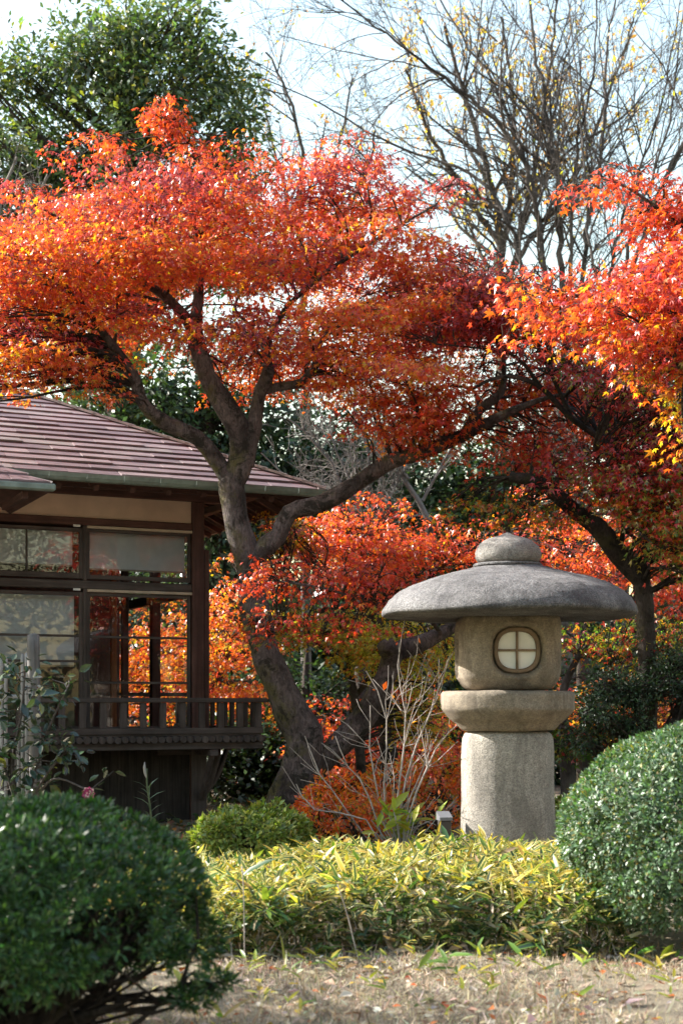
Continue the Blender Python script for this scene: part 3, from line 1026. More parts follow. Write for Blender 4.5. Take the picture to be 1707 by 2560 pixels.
def pad_leaves(rng, pads, dens, size, flat=0.2, tilt=0.55):
    """positions, tips, normals of leaves in clusters over each pad"""
    POS, TIP, NOR, W = [], [], [], []
    for c, r, de in pads:
        mood = rng.uniform(0, 1)
        ncl = max(4, int(dens * r * r * rng.uniform(.8, 1.2)))
        a = rng.uniform(0, 6.283, ncl); q = np.sqrt(rng.uniform(0, 1, ncl)) * r
        lay = rng.integers(0, 3, ncl)
        z = -0.42 * (q / r) ** 2 * r * flat * 2 + (lay - 1) * r * flat * .55 + rng.normal(0, .03, ncl)
        tx, ty = rng.normal(0, .16, 2)
        cx_, cy_ = np.cos(a) * q, np.sin(a) * q
        cc = np.stack([cx_, cy_, z + tx * cx_ + ty * cy_], -1) + c
        for k in range(ncl):
            m = int(rng.integers(7, 13))
            o = rng.normal(0, 1, (m, 3)) * np.array([.082, .082, .026]) * (size / .065)
            o[:, 2] -= 0.5 * np.hypot(o[:, 0], o[:, 1])
            POS.append(cc[k] + o)
            outw = nm(np.array([cx_[k], cy_[k], 0]) + 1e-3) * 0.6
            t = o * np.array([9, 9, 3]) + outw + rng.normal(0, .35, (m, 3)) + np.array([0, 0, -.45])
            TIP.append(t)
            NOR.append(rng.normal(0, tilt, (m, 3)) + np.array([0, 0, 1.0]))
            W.append(np.full(m, mood))
    return np.concatenate(POS), np.concatenate(TIP), np.concatenate(NOR), np.concatenate(W)

def pad_twigs(rng, tb, skeleton, pads, r0=0.018):
    """a bent branch from the nearest limb to each leafy layer and twigs spread through it"""
    sk = np.asarray(skeleton)[:, :3]
    for c, r, de in pads:
        dv = sk - c
        cost = np.linalg.norm(dv * np.array([1, 1, .8]), axis=1) + np.clip(dv[:, 2], 0, None) * 1.2
        j = int(np.argmin(cost))
        s = sk[j]
        L = np.linalg.norm(c - s)
        rs = min(r0 * (0.5 + L * .35), skeleton[j][3] * .7)
        m1 = s + (c - s) * .35 + np.array([rng.normal(0, .08) * L, rng.normal(0, .08) * L, .10 * L])
        m2 = s + (c - s) * .72 + np.array([rng.normal(0, .06) * L, rng.normal(0, .06) * L, .05 * L])
        e = c + np.array([0, 0, -.03])
        pl = spline([(*s, rs), (*m1, rs * .8), (*m2, rs * .6), (*e, rs * .42)], .14)
        tb.add(pl[:, :3], np.maximum(pl[:, 3], .0035), 4, cap=False)
        nt_ = 5 + int(r * 6)
        for k in range(nt_):
            a = rng.uniform(0, 6.283)
            q = r * rng.uniform(.6, 1.0)
            st = pl[int(len(pl) * rng.uniform(.6, .98)) - 1, :3]
            en = c + np.array([math.cos(a) * q, math.sin(a) * q, -.12 * r + rng.normal(0, .04)])
            md = (st + en) / 2 + np.array([rng.normal(0, .04), rng.normal(0, .04), .05])
            tb.add([st, md, en], [.006, .0045, .0025], 3, cap=False)

def maple(name, label, base, limbs, crown_specs, seed, leafT, size, bark='bark', group=None, parts_n=0, cat='maple tree', sides=12, lump=.05, twig_r=.018, skip_skel=(), thin=1.0):
    """limbs: list of [(xd,yd,w,d)...]; crown_specs: dicts of pads, palette"""
    rng = rng_of(seed)
    root = empty(name, base, 0, label, cat, group)
    skel = []
    tr = Tubes(); br = Tubes()
    for i, (kind, L) in enumerate(limbs):
        pl = spline(limb_px(L, thin), .10)
        (tr if kind == 'trunk' else br).add(pl[:, :3], pl[:, 3], sides, lump, rng)
        if i not in skip_skel: skel += pl[2:].tolist()
    if tr.n: link('trunk', tr.mesh('trunk'), M[bark], root)
    tw = Tubes()
    POS, TIP, NOR, COLR, SZ = [], [], [], [], []
    for sp in crown_specs:
        pads = sp.get('pads') or make_pads(rng, sp['poly'], sp['d'], sp['thick'], sp['rad'], sp['n'], sp.get('clear', ()))
        tw = Tubes()
        pad_twigs(rng, tw, skel, pads, twig_r)
        link('twigs', tw.mesh('twigs'), M['bark_dark'], root)
        p, t, n_, mood = pad_leaves(rng, pads, sp.get('dens', 95), size, sp.get('flat', .13), sp.get('tilt', .6))
        col = pick(rng, len(p), sp['pal'], sp['w'])
        if 'zpal' in sp:                         # second palette for lower leaves: less turned, but painted backlight on the main maple
            z0, z1 = sp['zr']
            pr = np.clip((z1 - p[:, 2]) / (z1 - z0), 0, 1) + rng.normal(0, .22, len(p))
            alt = pick(rng, len(p), *sp['zpal'])
            col = np.where((pr > .5)[:, None], alt, col)
        if 'dark' in sp:                         # shaded bands painted into the leaves: some layers take a purple palette
            share, dpal, dw = sp['dark']
            col = np.where(((mood + rng.normal(0, .12, len(p)) < share) & (rng.uniform(0, 1, len(p)) < .85))[:, None], pick(rng, len(p), dpal, dw), col)
        POS.append(p); TIP.append(t); NOR.append(n_); COLR.append(col)
        SZ.append(size * np.exp(rng.normal(0, .22, len(p))))
    if br.n: link('limbs', br.mesh('limbs'), M[bark], root)
    POS = np.concatenate(POS); TIP = np.concatenate(TIP); NOR = np.concatenate(NOR); COLR = np.concatenate(COLR); SZ = np.concatenate(SZ)
    keep = np.ones(len(POS), bool)
    if parts_n:
        vis = np.where(in_frame(POS, 10))[0]
        near = vis[np.argsort(POS[vis, 1])][:parts_n]
        keep[near] = False
        leaf_parts(root, leafT, POS[near], TIP[near], NOR[near], SZ[near], COLR[near], M['maple'])
    if parts_n and leafT is not LEAF3:           # the far side of the crown needs fewer lobes
        far = keep & (POS[:, 1] > np.median(POS[:, 1]) + .1)
        bk = link('rear_crown', leaf_cloud('rear_crown', LEAF3, POS[far], TIP[far], NOR[far], SZ[far], COLR[far]), M['maple'], root)
        bk['kind'] = 'stuff'
        keep &= ~far
    cr = link('crown', leaf_cloud('crown', leafT, POS[keep], TIP[keep], NOR[keep], SZ[keep], COLR[keep]), M['maple'], root)
    if parts_n: cr['kind'] = 'stuff'
    return root

D0 = 15.5
t_main = [(650, 1900, 165, D0), (668, 1850, 126, D0), (690, 1770, 104, D0), (698, 1705, 96, D0), (652, 1600, 84, D0), (614, 1510, 74, D0), (592, 1430, 68, D0),
          (578, 1350, 64, D0), (562, 1260, 68, D0), (539, 1185, 64, D0), (531, 1110, 66, D0), (532, 1085, 50, D0)]
l_left = [(532, 1120, 40, D0), (508, 1072, 40, D0), (455, 1008, 38, D0 - .1), (385, 975, 37, D0 - .2), (332, 930, 35, D0 - .3), (307, 865, 30, D0 - .4), (262, 800, 24, D0 - .5),
          (200, 715, 15, D0 - .6), (120, 645, 11, D0 - .6), (40, 640, 7, D0 - .6)]
l_mid = [(537, 1110, 60, D0), (556, 1035, 62, D0), (540, 970, 58, D0), (497, 900, 52, D0), (461, 822, 46, D0), (447, 762, 41, D0), (455, 690, 27, D0), (460, 610, 22, D0 + .1),
         (445, 500, 15, D0 + .1), (400, 400, 10, D0), (382, 300, 6, D0)]
l_mid2 = [(447, 770, 32, D0), (428, 730, 30, D0 - .1), (382, 682, 24, D0 - .2), (300, 630, 15, D0 - .4), (200, 545, 10, D0 - .6), (100, 480, 6, D0 - .8)]
l_right = [(565, 1070, 40, D0), (584, 975, 37, D0), (598, 895, 34, D0), (620, 845, 26, D0), (612, 805, 17, D0), (642, 730, 14, D0 - .1), (700, 665, 13, D0 - .2), (785, 600, 11, D0 - .3),
           (880, 540, 8, D0 - .4), (1000, 470, 5, D0 - .4)]
l_right2 = [(600, 900, 22, D0), (640, 888, 22, D0), (692, 878, 22, D0), (725, 836, 22, D0), (722, 805, 11, D0 + .1), (765, 752, 9, D0 + .2), (805, 735, 6, D0 + .2)]
l_right3 = [(612, 810, 10, D0), (572, 745, 9, D0 + .3), (540, 700, 7, D0 + .5), (600, 600, 5, D0 + .8)]
l_big = [(580, 1290, 40, D0), (612, 1252, 46, D0), (640, 1228, 46, D0), (664, 1176, 46, D0), (742, 1152, 44, D0), (830, 1102, 41, D0), (900, 1058, 38, D0), (972, 1038, 38, D0 - .1),
         (1062, 1000, 33, D0 - .2), (1130, 965, 27, D0 - .3), (1232, 920, 15, D0 - .4), (1300, 905, 8, D0 - .4)]
l_big2 = [(1062, 1000, 24, D0 - .2), (1100, 942, 22, D0 - .2), (1150, 900, 19, D0 - .2), (1156, 840, 10, D0 - .2), (1150, 760, 7, D0 - .2), (1120, 660, 5, D0 - .2)]
l_second = [(705, 1790, 60, D0 + .1), (760, 1728, 66, D0 + .1), (812, 1680, 64, D0 + .1), (855, 1615, 58, D0 + .1), (888, 1545, 52, D0 + .1), (908, 1498, 52, D0 + .1), (962, 1480, 44, D0 + .2),
            (1012, 1455, 38, D0 + .3), (1090, 1400, 30, D0 + .4), (1150, 1300, 20, D0 + .4)]
l_spray = [(1012, 1455, 12, D0 + .2), (960, 1400, 9, D0 - .4), (860, 1385, 8, D0 - .9), (740, 1350, 6, D0 - 1.0), (640, 1335, 5, D0 - 1.0)]

main_poly = [(-260, 560), (-120, 470), (0, 425), (60, 365), (130, 335), (240, 320), (318, 295), (350, 262), (370, 240), (400, 250), (425, 300), (480, 305), (600, 325), (680, 345), (740, 300),
             (800, 290), (900, 322), (960, 378), (1040, 352), (1100, 370), (1085, 430), (1015, 500), (1060, 545), (1130, 590), (1150, 680), (1170, 760), (1150, 830), (1060, 920), (1050, 1000),
             (905, 1040), (830, 985), (720, 900), (640, 890), (500, 890), (470, 850), (385, 800), (300, 880), (275, 930), (180, 895), (60, 895), (0, 870), (-150, 860), (-280, 760)]
clr = [(l_mid[3:7], D0, .34), (l_left[3:7], D0 - .3, .3), (l_right[1:8], D0 - .2, .22), (l_right2[1:5], D0, .25), (l_big[6:9], D0, .25), (l_mid2[0:3], D0 - .1, .22)]
maple('maple_tree', 'large spreading red and orange maple with a crooked bare trunk beside the house', tuple(P(668, 1900, D0) * 1)[:2] + (0,),
      [('trunk', t_main), ('limb', l_left), ('limb', l_mid), ('limb', l_mid2), ('limb', l_right), ('limb', l_right2), ('limb', l_right3), ('limb', l_big), ('limb', l_big2), ('trunk', l_second), ('limb', l_spray), ('limb', [(905, 1512, 50, D0 + .05), (893, 1492, 52, D0 - .03), (886, 1478, 46, D0 - .08)]), ('limb', [(600, 900, 34, D0 - .02), (612, 868, 34, D0 - .08), (618, 846, 28, D0 - .1)])],
      [dict(poly=main_poly, d=D0, thick=1.9, rad=.70, n=150, clear=clr, dens=165, flat=.09, pal=[RED, ORANGE, CRIMSON, AMBER], w=[.42, .33, .15, .10], dark=(.36, [CRIMSON, PURPLE, (.22, .025, .07)], [.35, .35, .3]),
            zpal=([ORANGE, AMBER, RED, YELLOW], [.42, .32, .18, .08]), zr=(4.7, 7.5)),
       dict(poly=[(690, 560), (1000, 540), (1130, 600), (1170, 800), (1060, 900), (850, 880), (720, 820)], d=16.9, thick=.8, rad=.5, n=46, dens=130, pal=[ORANGE, AMBER, RED], w=[.45, .3, .25]),
       dict(poly=[(1080, 1000), (1220, 950), (1340, 960), (1400, 1020), (1300, 1095), (1180, 1080), (1060, 1060)], d=15.6, thick=.4, rad=.36, n=24, dens=130, pal=[RED, ORANGE, CRIMSON], w=[.45, .3, .25]),
       dict(poly=[(820, 860), (1060, 860), (1075, 1000), (960, 1050), (860, 1020)], d=15.1, thick=.5, rad=.38, n=26, dens=150, pal=[ORANGE, RED, AMBER], w=[.45, .35, .2]),
       dict(poly=[(-150, 700), (120, 720), (290, 800), (300, 890), (270, 940), (180, 915), (60, 900), (-150, 930)], d=14.6, thick=.7, rad=.42, n=36, dens=150, pal=[ORANGE, AMBER, RED, YELLOW], w=[.4, .35, .15, .1], dark=(.3, [CRIMSON, RED, (.30, .03, .06)], [.4, .2, .4])),
       dict(poly=[(470, 780), (700, 760), (830, 860), (800, 930), (640, 900), (500, 905)], d=16.9, thick=.7, rad=.42, n=34, dens=140, pal=[ORANGE, RED, AMBER], w=[.45, .4, .15]),
       dict(poly=[(560, 1420), (640, 1380), (760, 1400), (860, 1420), (960, 1430), (880, 1470), (740, 1460), (620, 1470)], d=14.6, thick=.3, rad=.28, n=14, dens=90, pal=[CRIMSON, ORANGE, OLIVE, RED], w=[.3, .25, .25, .2]),
       dict(poly=[(1060, 800), (1250, 830), (1300, 900), (1240, 1000), (1110, 1000), (1050, 930)], d=16.2, thick=.6, rad=.4, n=22, dens=120, pal=[ORANGE, RED, AMBER], w=[.45, .35, .2]),
       dict(poly=[(352, 300), (345, 245), (385, 212), (415, 250), (420, 310)], d=D0, thick=.5, rad=.25, n=24, dens=230, flat=.6, pal=[RED, ORANGE], w=[.5, .5]),
       dict(poly=[(468, 1255), (560, 1262), (700, 1275), (850, 1265), (1000, 1290), (1060, 1315), (980, 1370), (880, 1385), (740, 1370), (600, 1365), (520, 1330)], d=D0 - 1.0, thick=.5, rad=.30, n=34, dens=130,
            flat=.18, pal=[RED, ORANGE, CRIMSON, AMBER], w=[.45, .3, .2, .05])],
      11, LEAF5, .063, parts_n=300, sides=16, lump=.10, thin=.9)

# right maple: nearer, reaches in from the right
DR = 11.6
r_poly1 = [(1298, 425), (1330, 392), (1400, 372), (1450, 372), (1500, 410), (1568, 380), (1700, 380), (1800, 520), (1700, 560), (1568, 545), (1480, 520), (1400, 500), (1330, 470)]
r_poly2 = [(1130, 635), (1210, 595), (1290, 605), (1380, 575), (1450, 520), (1500, 490), (1568, 450), (1750, 470), (1900, 700), (1850, 900), (1700, 960), (1568, 900), (1480, 900), (1425, 830),
           (1380, 780), (1300, 790), (1230, 800), (1165, 760), (1200, 715), (1170, 680)]
maple('maple_tree', 'nearer bright red maple reaching in from the right edge above the lantern', (3.9, 12.4, 0),
      [('trunk', [(2060, 2280, 130, 12.6), (2050, 1900, 110, 12.6), (2020, 1500, 95, 12.5), (1985, 1150, 84, 12.4), (1930, 900, 66, 12.2), (1850, 760, 44, 12)]),
       ('limb', [(1930, 900, 46, 12.2), (1800, 790, 34, 12), (1650, 730, 22, 11.8), (1480, 690, 14, 11.7), (1330, 680, 9, 11.6), (1200, 670, 5, 11.5)]),
       ('limb', [(1850, 760, 40, 12), (1760, 640, 28, 11.8), (1650, 570, 17, 11.6), (1540, 500, 10, 11.5), (1440, 430, 6, 11.4), (1380, 410, 4, 11.4)]),
       ('limb', [(1930, 900, 30, 12.2), (1780, 900, 20, 11.6), (1650, 860, 12, 11.2), (1540, 840, 8, 11)])],
      [dict(poly=r_poly1, d=DR, thick=.8, rad=.36, n=30, dens=180, pal=[RED, ORANGE, CRIMSON], w=[.40, .42, .18]),
       dict(poly=r_poly2, d=DR, thick=1.3, rad=.42, n=105, dens=165, pal=[RED, ORANGE, CRIMSON, AMBER], w=[.36, .40, .14, .10], dark=(.3, [CRIMSON, RED, (.30, .03, .06)], [.5, .2, .3]),
            zpal=([ORANGE, AMBER, YELLOW, OLIVE], [.38, .32, .2, .1]), zr=(3.3, 4.9)),
       dict(poly=[(1420, 860), (1480, 800), (1568, 760), (1700, 800), (1700, 960), (1568, 950), (1480, 920)], d=DR - .2, thick=.8, rad=.32, n=16, dens=110, pal=[YELLOW, OLIVE, AMBER, ORANGE], w=[.25, .25, .3, .2]),
       dict(poly=[(1530, 960), (1600, 930), (1700, 1000), (1700, 1100), (1568, 1090)], d=DR - .4, thick=.4, rad=.25, n=8, dens=120, pal=[ORANGE, AMBER, YELLOW], w=[.4, .3, .3])],
      12, LEAF5, .070, parts_n=300, sides=12)

# dark maple behind the lantern's right, its shade also put into the leaf colours
DC = 15.0
maple('maple_tree', 'shaded dark crimson maple with a leaning trunk behind the lantern cap', tuple(P(1480, 1750, DC + .6))[:2] + (0,),
      [('trunk', [(1478, 2010, 70, DC + .6), (1480, 1800, 52, DC + .6), (1486, 1600, 46, DC + .6), (1480, 1400, 42, DC + .6), (1472, 1300, 40, DC + .6), (1500, 1180, 26, DC + .6), (1520, 1050, 16, DC + .6)]),
       ('trunk', [(1478, 1340, 40, DC + .6), (1420, 1275, 46, DC + .5), (1375, 1215, 44, DC + .4), (1310, 1165, 36, DC + .3), (1240, 1110, 30, DC), (1170, 1095, 24, DC)]),
       ('limb', [(1500, 1180, 22, DC + .6), (1400, 1030, 16, DC + .3), (1310, 960, 13, DC), (1235, 885, 12, DC - .1), (1150, 865, 9, DC - .2), (1070, 900, 6, DC - .2)]),
       ('limb', [(1310, 955, 10, DC), (1255, 840, 8, DC - .1), (1220, 780, 6, DC - .1), (1130, 740, 5, DC - .2)]),
       ('limb', [(1240, 890, 10, DC - .1), (1185, 820, 7, DC - .2), (1100, 800, 5, DC - .4), (1000, 790, 4, DC - .5)]),
       ('limb', [(1420, 1275, 14, DC + .5), (1430, 1200, 11, DC + .3), (1410, 1120, 8, DC), (1360, 1040, 6, DC - .2)])],
      [dict(poly=[(860, 775), (960, 720), (1010, 640), (1040, 565), (1120, 580), (1200, 610), (1300, 700), (1420, 830), (1360, 850), (1260, 800), (1180, 800), (1080, 790), (960, 805)], d=DC - .2, thick=.8, rad=.42, n=80, dens=150,
            pal=[CRIMSON, PURPLE, RED], w=[.45, .4, .15]),
       dict(poly=[(1420, 830), (1520, 870), (1600, 900), (1800, 950), (1800, 1350), (1568, 1330), (1500, 1250), (1420, 1190), (1260, 1130), (1190, 1080), (1200, 1010), (1340, 1000), (1440, 960)], d=DC, thick=1.3, rad=.48, n=110, dens=110,
            clear=[([(1420, 1275), (1375, 1215), (1310, 1165)], DC + .4, .2)], pal=[CRIMSON, PURPLE, RED, OLIVE], w=[.34, .3, .2, .16], zpal=([OLIVE, MGREEN, CRIMSON], [.35, .35, .3]), zr=(2.5, 4.5)),
       dict(poly=[(1200, 1110), (1330, 1100), (1480, 1120), (1600, 1180), (1600, 1330), (1480, 1340), (1330, 1260), (1220, 1200)], d=17.6, thick=.6, rad=.42, n=32, dens=115, pal=[ORANGE, RED, AMBER], w=[.45, .35, .2]),
       dict(poly=[(1120, 790), (1300, 780), (1480, 850), (1520, 980), (1420, 1020), (1280, 1000), (1150, 930)], d=16.3, thick=.6, rad=.42, n=40, dens=125, pal=[RED, ORANGE, CRIMSON], w=[.4, .35, .25]),
       dict(poly=[(1220, 750), (1400, 740), (1568, 780), (1750, 880), (1700, 1000), (1568, 1010), (1440, 970), (1340, 900), (1260, 840)], d=14.4, thick=.7, rad=.42, n=46, dens=120, pal=[CRIMSON, PURPLE, OLIVE, MGREEN], w=[.4, .3, .18, .12]),
       dict(poly=[(1400, 1040), (1568, 990), (1720, 1100), (1720, 1340), (1568, 1330), (1500, 1270), (1440, 1190), (1380, 1120)], d=14.3, thick=.6, rad=.40, n=30, dens=110, pal=[CRIMSON, RED, OLIVE, ORANGE], w=[.3, .3, .2, .2], zpal=([OLIVE, (.14, .19, .04), AMBER, RED], [.35, .25, .2, .2]), zr=(2.8, 4.4)),
       dict(poly=[(1000, 1165), (1100, 1110), (1250, 1130), (1330, 1180), (1250, 1215), (1100, 1200)], d=DC + .2, thick=.5, rad=.34, n=18, dens=90, pal=[OLIVE, AMBER, CRIMSON, MGREEN], w=[.35, .2, .25, .2])],
      13, LEAF3, .07, bark='bark_dark', sides=12)

# lower maples behind
maple('maple_tree', 'sunlit orange maple glowing behind the corner of the house', (-2.2, 23.6, 0),
      [('trunk', [(420, 1990, 60, 23.5), (430, 1800, 40, 23.5), (470, 1650, 30, 23.2), (520, 1500, 18, 23), (560, 1420, 10, 22.5)]),
       ('limb', [(430, 1800, 24, 23.5), (380, 1650, 18, 23.3), (300, 1550, 12, 23), (240, 1500, 8, 23)]),
       ('limb', [(430, 1830, 22, 23.5), (520, 1780, 18, 22.5), (600, 1740, 14, 22), (660, 1720, 8, 21.8)])],
      [dict(poly=[(170, 1480), (250, 1400), (400, 1360), (480, 1270), (560, 1240), (620, 1290), (625, 1450), (640, 1560), (720, 1600), (730, 1700), (680, 1780), (560, 1800), (500, 1820), (440, 1800), (300, 1760), (180, 1700)], d=22.6, thick=1.6, rad=.62, n=110, dens=58,
            pal=[ORANGE, AMBER, RED, YELLOW], w=[.42, .36, .14, .08])],
      14, LEAF3, .08, bark='bark_dark', sides=8)
maple('maple_tree', 'layered fiery red maple filling the gap under the big right-hand limb', (0.2, 19.6, 0),
      [('trunk', [(900, 1960, 50, 19.5), (890, 1700, 38, 19.5), (870, 1500, 30, 19.4), (850, 1350, 20, 19.2), (830, 1250, 12, 19)]),
       ('limb', [(870, 1500, 18, 19.4), (940, 1380, 14, 19.2), (1030, 1290, 9, 19), (1110, 1250, 6, 19)]),
       ('limb', [(860, 1420, 14, 19.3), (760, 1340, 10, 19), (670, 1260, 6, 19)])],
      [dict(poly=[(590, 1190), (690, 1165), (800, 1118), (900, 1130), (970, 1165), (1060, 1200), (1180, 1190), (1320, 1200), (1420, 1260), (1440, 1330), (1200, 1330), (1080, 1320), (960, 1330), (850, 1350), (720, 1330), (640, 1290), (600, 1240)], d=19, thick=1.1, rad=.5, n=100, dens=75,
            pal=[RED, ORANGE, CRIMSON, AMBER], w=[.38, .4, .1, .12])],
      15, LEAF3, .075, bark='bark_dark', sides=8)
maple('maple_tree', 'yellow green maple of small leaves between the two dark trunks', (0.1, 17.9, 0),
      [('trunk', [(830, 1990, 34, 17.8), (830, 1800, 26, 17.8), (820, 1650, 22, 17.8), (800, 1520, 14, 17.6), (780, 1430, 8, 17.4)]),
       ('limb', [(815, 1600, 14, 17.8), (900, 1500, 10, 17.5), (1000, 1450, 6, 17.3)]),
       ('limb', [(810, 1560, 12, 17.7), (720, 1470, 8, 17.4), (640, 1430, 5, 17.2)])],
      [dict(poly=[(590, 1450), (640, 1400), (760, 1390), (880, 1400), (1000, 1420), (1060, 1450), (1050, 1530), (960, 1520), (880, 1560), (800, 1530), (740, 1480), (650, 1480)], d=17.4, thick=.8, rad=.36, n=84, dens=120,
            clear=[(t_main[4:9], D0, .2)], pal=[(.62, .42, .05), (.45, .38, .06), AMBER, (.25, .27, .05)], w=[.4, .26, .2, .14]),
       dict(poly=[(585, 1180), (680, 1160), (720, 1220), (680, 1270), (600, 1260)], d=18.2, thick=.5, rad=.3, n=14, dens=110, pal=[YELLOW, AMBER, (.35, .32, .06)], w=[.35, .4, .25]),
       dict(poly=[(890, 1540), (1010, 1520), (1050, 1620), (1000, 1760), (930, 1740), (880, 1650)], d=18.4, thick=.6, rad=.34, n=30, dens=110, pal=[YELLOW, (.40, .34, .06), AMBER, (.22, .24, .05)], w=[.35, .3, .2, .15])],
      16, LEAF3, .068, bark='bark_dark', sides=8)
maple('maple_tree', 'low orange red maple glowing behind the bare twiggy shrub', (0.3, 21.6, 0),
      [('trunk', [(960, 1950, 46, 21.5), (955, 1800, 36, 21.5), (930, 1650, 26, 21.4), (900, 1580, 14, 21.2)]),
       ('limb', [(950, 1780, 20, 21.5), (850, 1690, 14, 21.2), (740, 1650, 8, 21)]),
       ('limb', [(950, 1760, 18, 21.5), (1030, 1680, 12, 21.3), (1110, 1640, 8, 21)])],
      [dict(poly=[(660, 1620), (740, 1590), (830, 1600), (900, 1560), (1000, 1570), (1080, 1600), (1120, 1700), (1100, 1850), (1000, 1900), (860, 1890), (760, 1860), (700, 1800), (640, 1740)], d=21, thick=1.3, rad=.55, n=80, dens=62,
            pal=[ORANGE, RED, AMBER, CRIMSON], w=[.42, .3, .14, .14])],
      17, LEAF3, .078, bark='bark_dark', sides=8)
maple('maple_tree', 'dark green and rust maple low at the lantern right, on two grey trunks', (2.95, 16.2, 0),
      [('trunk', [(1305, 2010, 48, 16.2), (1305, 1850, 38, 16.2), (1300, 1740, 34, 16.2), (1290, 1600, 22, 16.2), (1330, 1500, 12, 16)]),
       ('trunk', [(1318, 1980, 40, 16.3), (1345, 1850, 34, 16.3), (1352, 1760, 34, 16.3), (1345, 1650, 22, 16.2), (1400, 1540, 12, 16)]),
       ('limb', [(1345, 1650, 14, 16.2), (1430, 1600, 10, 15.9), (1520, 1560, 6, 15.8)])],
      [dict(poly=[(1268, 1440), (1340, 1420), (1450, 1400), (1568, 1400), (1700, 1440), (1700, 1560), (1568, 1530), (1400, 1520), (1300, 1500)], d=16, thick=.8, rad=.4, n=44, dens=75, pal=[OLIVE, MGREEN, CRIMSON, AMBER], w=[.3, .3, .25, .15]),
       dict(poly=[(1262, 1660), (1330, 1640), (1430, 1660), (1520, 1700), (1540, 1740), (1420, 1740), (1350, 1730), (1280, 1745)], d=15.6, thick=.6, rad=.36, n=30, dens=85, pal=[MGREEN, (.05, .09, .02), OLIVE, CRIMSON], w=[.4, .3, .15, .15])],
      18, LEAF3, .07, bark='bark_grey', sides=10)
maple('maple_tree', 'far bright scarlet maple seen between trunks at the right edge', (6.6, 24.2, 0),
      [('trunk', [(1640, 1980, 46, 24), (1630, 1700, 34, 24), (1600, 1500, 24, 24), (1560, 1350, 14, 23.6)]),
       ('limb', [(1610, 1560, 16, 24), (1480, 1400, 10, 23.5), (1380, 1330, 7, 23)])],
      [dict(poly=[(1300, 1210), (1400, 1190), (1500, 1180), (1620, 1180), (1750, 1250), (1750, 1420), (1600, 1430), (1450, 1410), (1330, 1370)], d=23.5, thick=1.2, rad=.6, n=60, dens=62, pal=[RED, ORANGE, CRIMSON], w=[.45, .35, .2]),
       dict(poly=[(1270, 1560), (1400, 1540), (1520, 1560), (1600, 1640), (1560, 1720), (1400, 1690), (1280, 1640)], d=22.5, thick=.8, rad=.5, n=34, dens=62, pal=[AMBER, ORANGE, YELLOW, RED], w=[.35, .3, .15, .2])],
      19, LEAF3, .08, bark='bark_dark', sides=8)

# ------------------------------------------------------------------ evergreens
def evergreen(name, label, base, trunk, lobes, seed, n_clumps, clump_n, size, pal, w, T=DIAMOND, spread=.30, mat='ever', cat='evergreen tree', group=None, bark='bark_dark', radiate=True):
    """lobes: (xd, yd, depth, rx, ry, rz in metres); leaves in clumps near the lobes' outer shell, limbs reach each lobe"""
    rng = rng_of(seed)
    root = empty(name, base, 0, label, cat, group)
    tb = Tubes()
    pl = spline(limb_px(trunk), .3)
    tb.add(pl[:, :3], pl[:, 3], 10, .05, rng)
    POS, TIP, NOR, C = [], [], [], []
    vol = np.array([l[3] * l[5] for l in lobes]); vol = vol / vol.sum()
    for (xd, yd, d, rx, ry, rz), fr in zip(lobes, vol):
        c = np.array(P(xd, yd, d))
        hd = np.hypot(pl[:, 0] - c[0], pl[:, 1] - c[1])
        j = int(np.argmin(np.abs(pl[:, 2] - (c[2] - .9 * hd))))
        s = pl[j]
        mid = (s[:3] + c) / 2 + np.array([0, 0, .15 * rz])
        bl = spline([(*s[:3], min(s[3] * .6, .11 * rx + .01)), (*mid, min(s[3] * .4, .07 * rx + .01)), (*(c + [0, 0, .3 * rz]), min(max(.015, s[3] * .15), .03 * rx + .008))], .3)
        tb.add(bl[:, :3], bl[:, 3], 6, .04, rng, cap=False)
        n = int(n_clumps * fr)
        u = nm(rng.normal(0, 1, (n, 3)))
        q = rng.uniform(.35, 1.0, n) ** .45
        q *= 1 + .16 * np.sin(u[:, 0] * 5 + xd) * np.cos(u[:, 2] * 6 + yd) + rng.normal(0, .05, n)
        cc = c + u * q[:, None] * np.array([rx, ry, rz])
        for k in range(0, n, 3):
            e = cc[k]; st = bl[int(rng.uniform(.3, 1) * (len(bl) - 1)), :3]
            tb.add([st, (st + e) / 2 + rng.normal(0, .08, 3), e], [.018, .012, .006], 4, cap=False)
        tone = np.exp(rng.normal(0, .22, (n, 1)))
        m = rng.poisson(clump_n, n) + 3
        idx = np.repeat(np.arange(n), m)
        o = rng.normal(0, 1, (len(idx), 3)) * spread * np.array([1, 1, .7])
        POS.append(cc[idx] + o)
        TIP.append(o / spread * .6 + u[idx] * .5 + rng.normal(0, .4, (len(idx), 3)) + np.array([0, 0, -.25]))
        NOR.append(u[idx] * .5 + rng.normal(0, .5, (len(idx), 3)) + np.array([0, 0, .7]))
        C.append(np.clip(pick(rng, len(idx), pal, w) * tone[idx], .003, .8))
    link('trunk', tb.mesh('trunk'), M[bark], root)
    POS = np.concatenate(POS); C = np.concatenate(C)
    SZ = size * np.exp(rng.normal(0, .2, len(POS)))
    link('crown', leaf_cloud('crown', T, POS, np.concatenate(TIP), np.concatenate(NOR), SZ, C), M[mat], root)
    return root

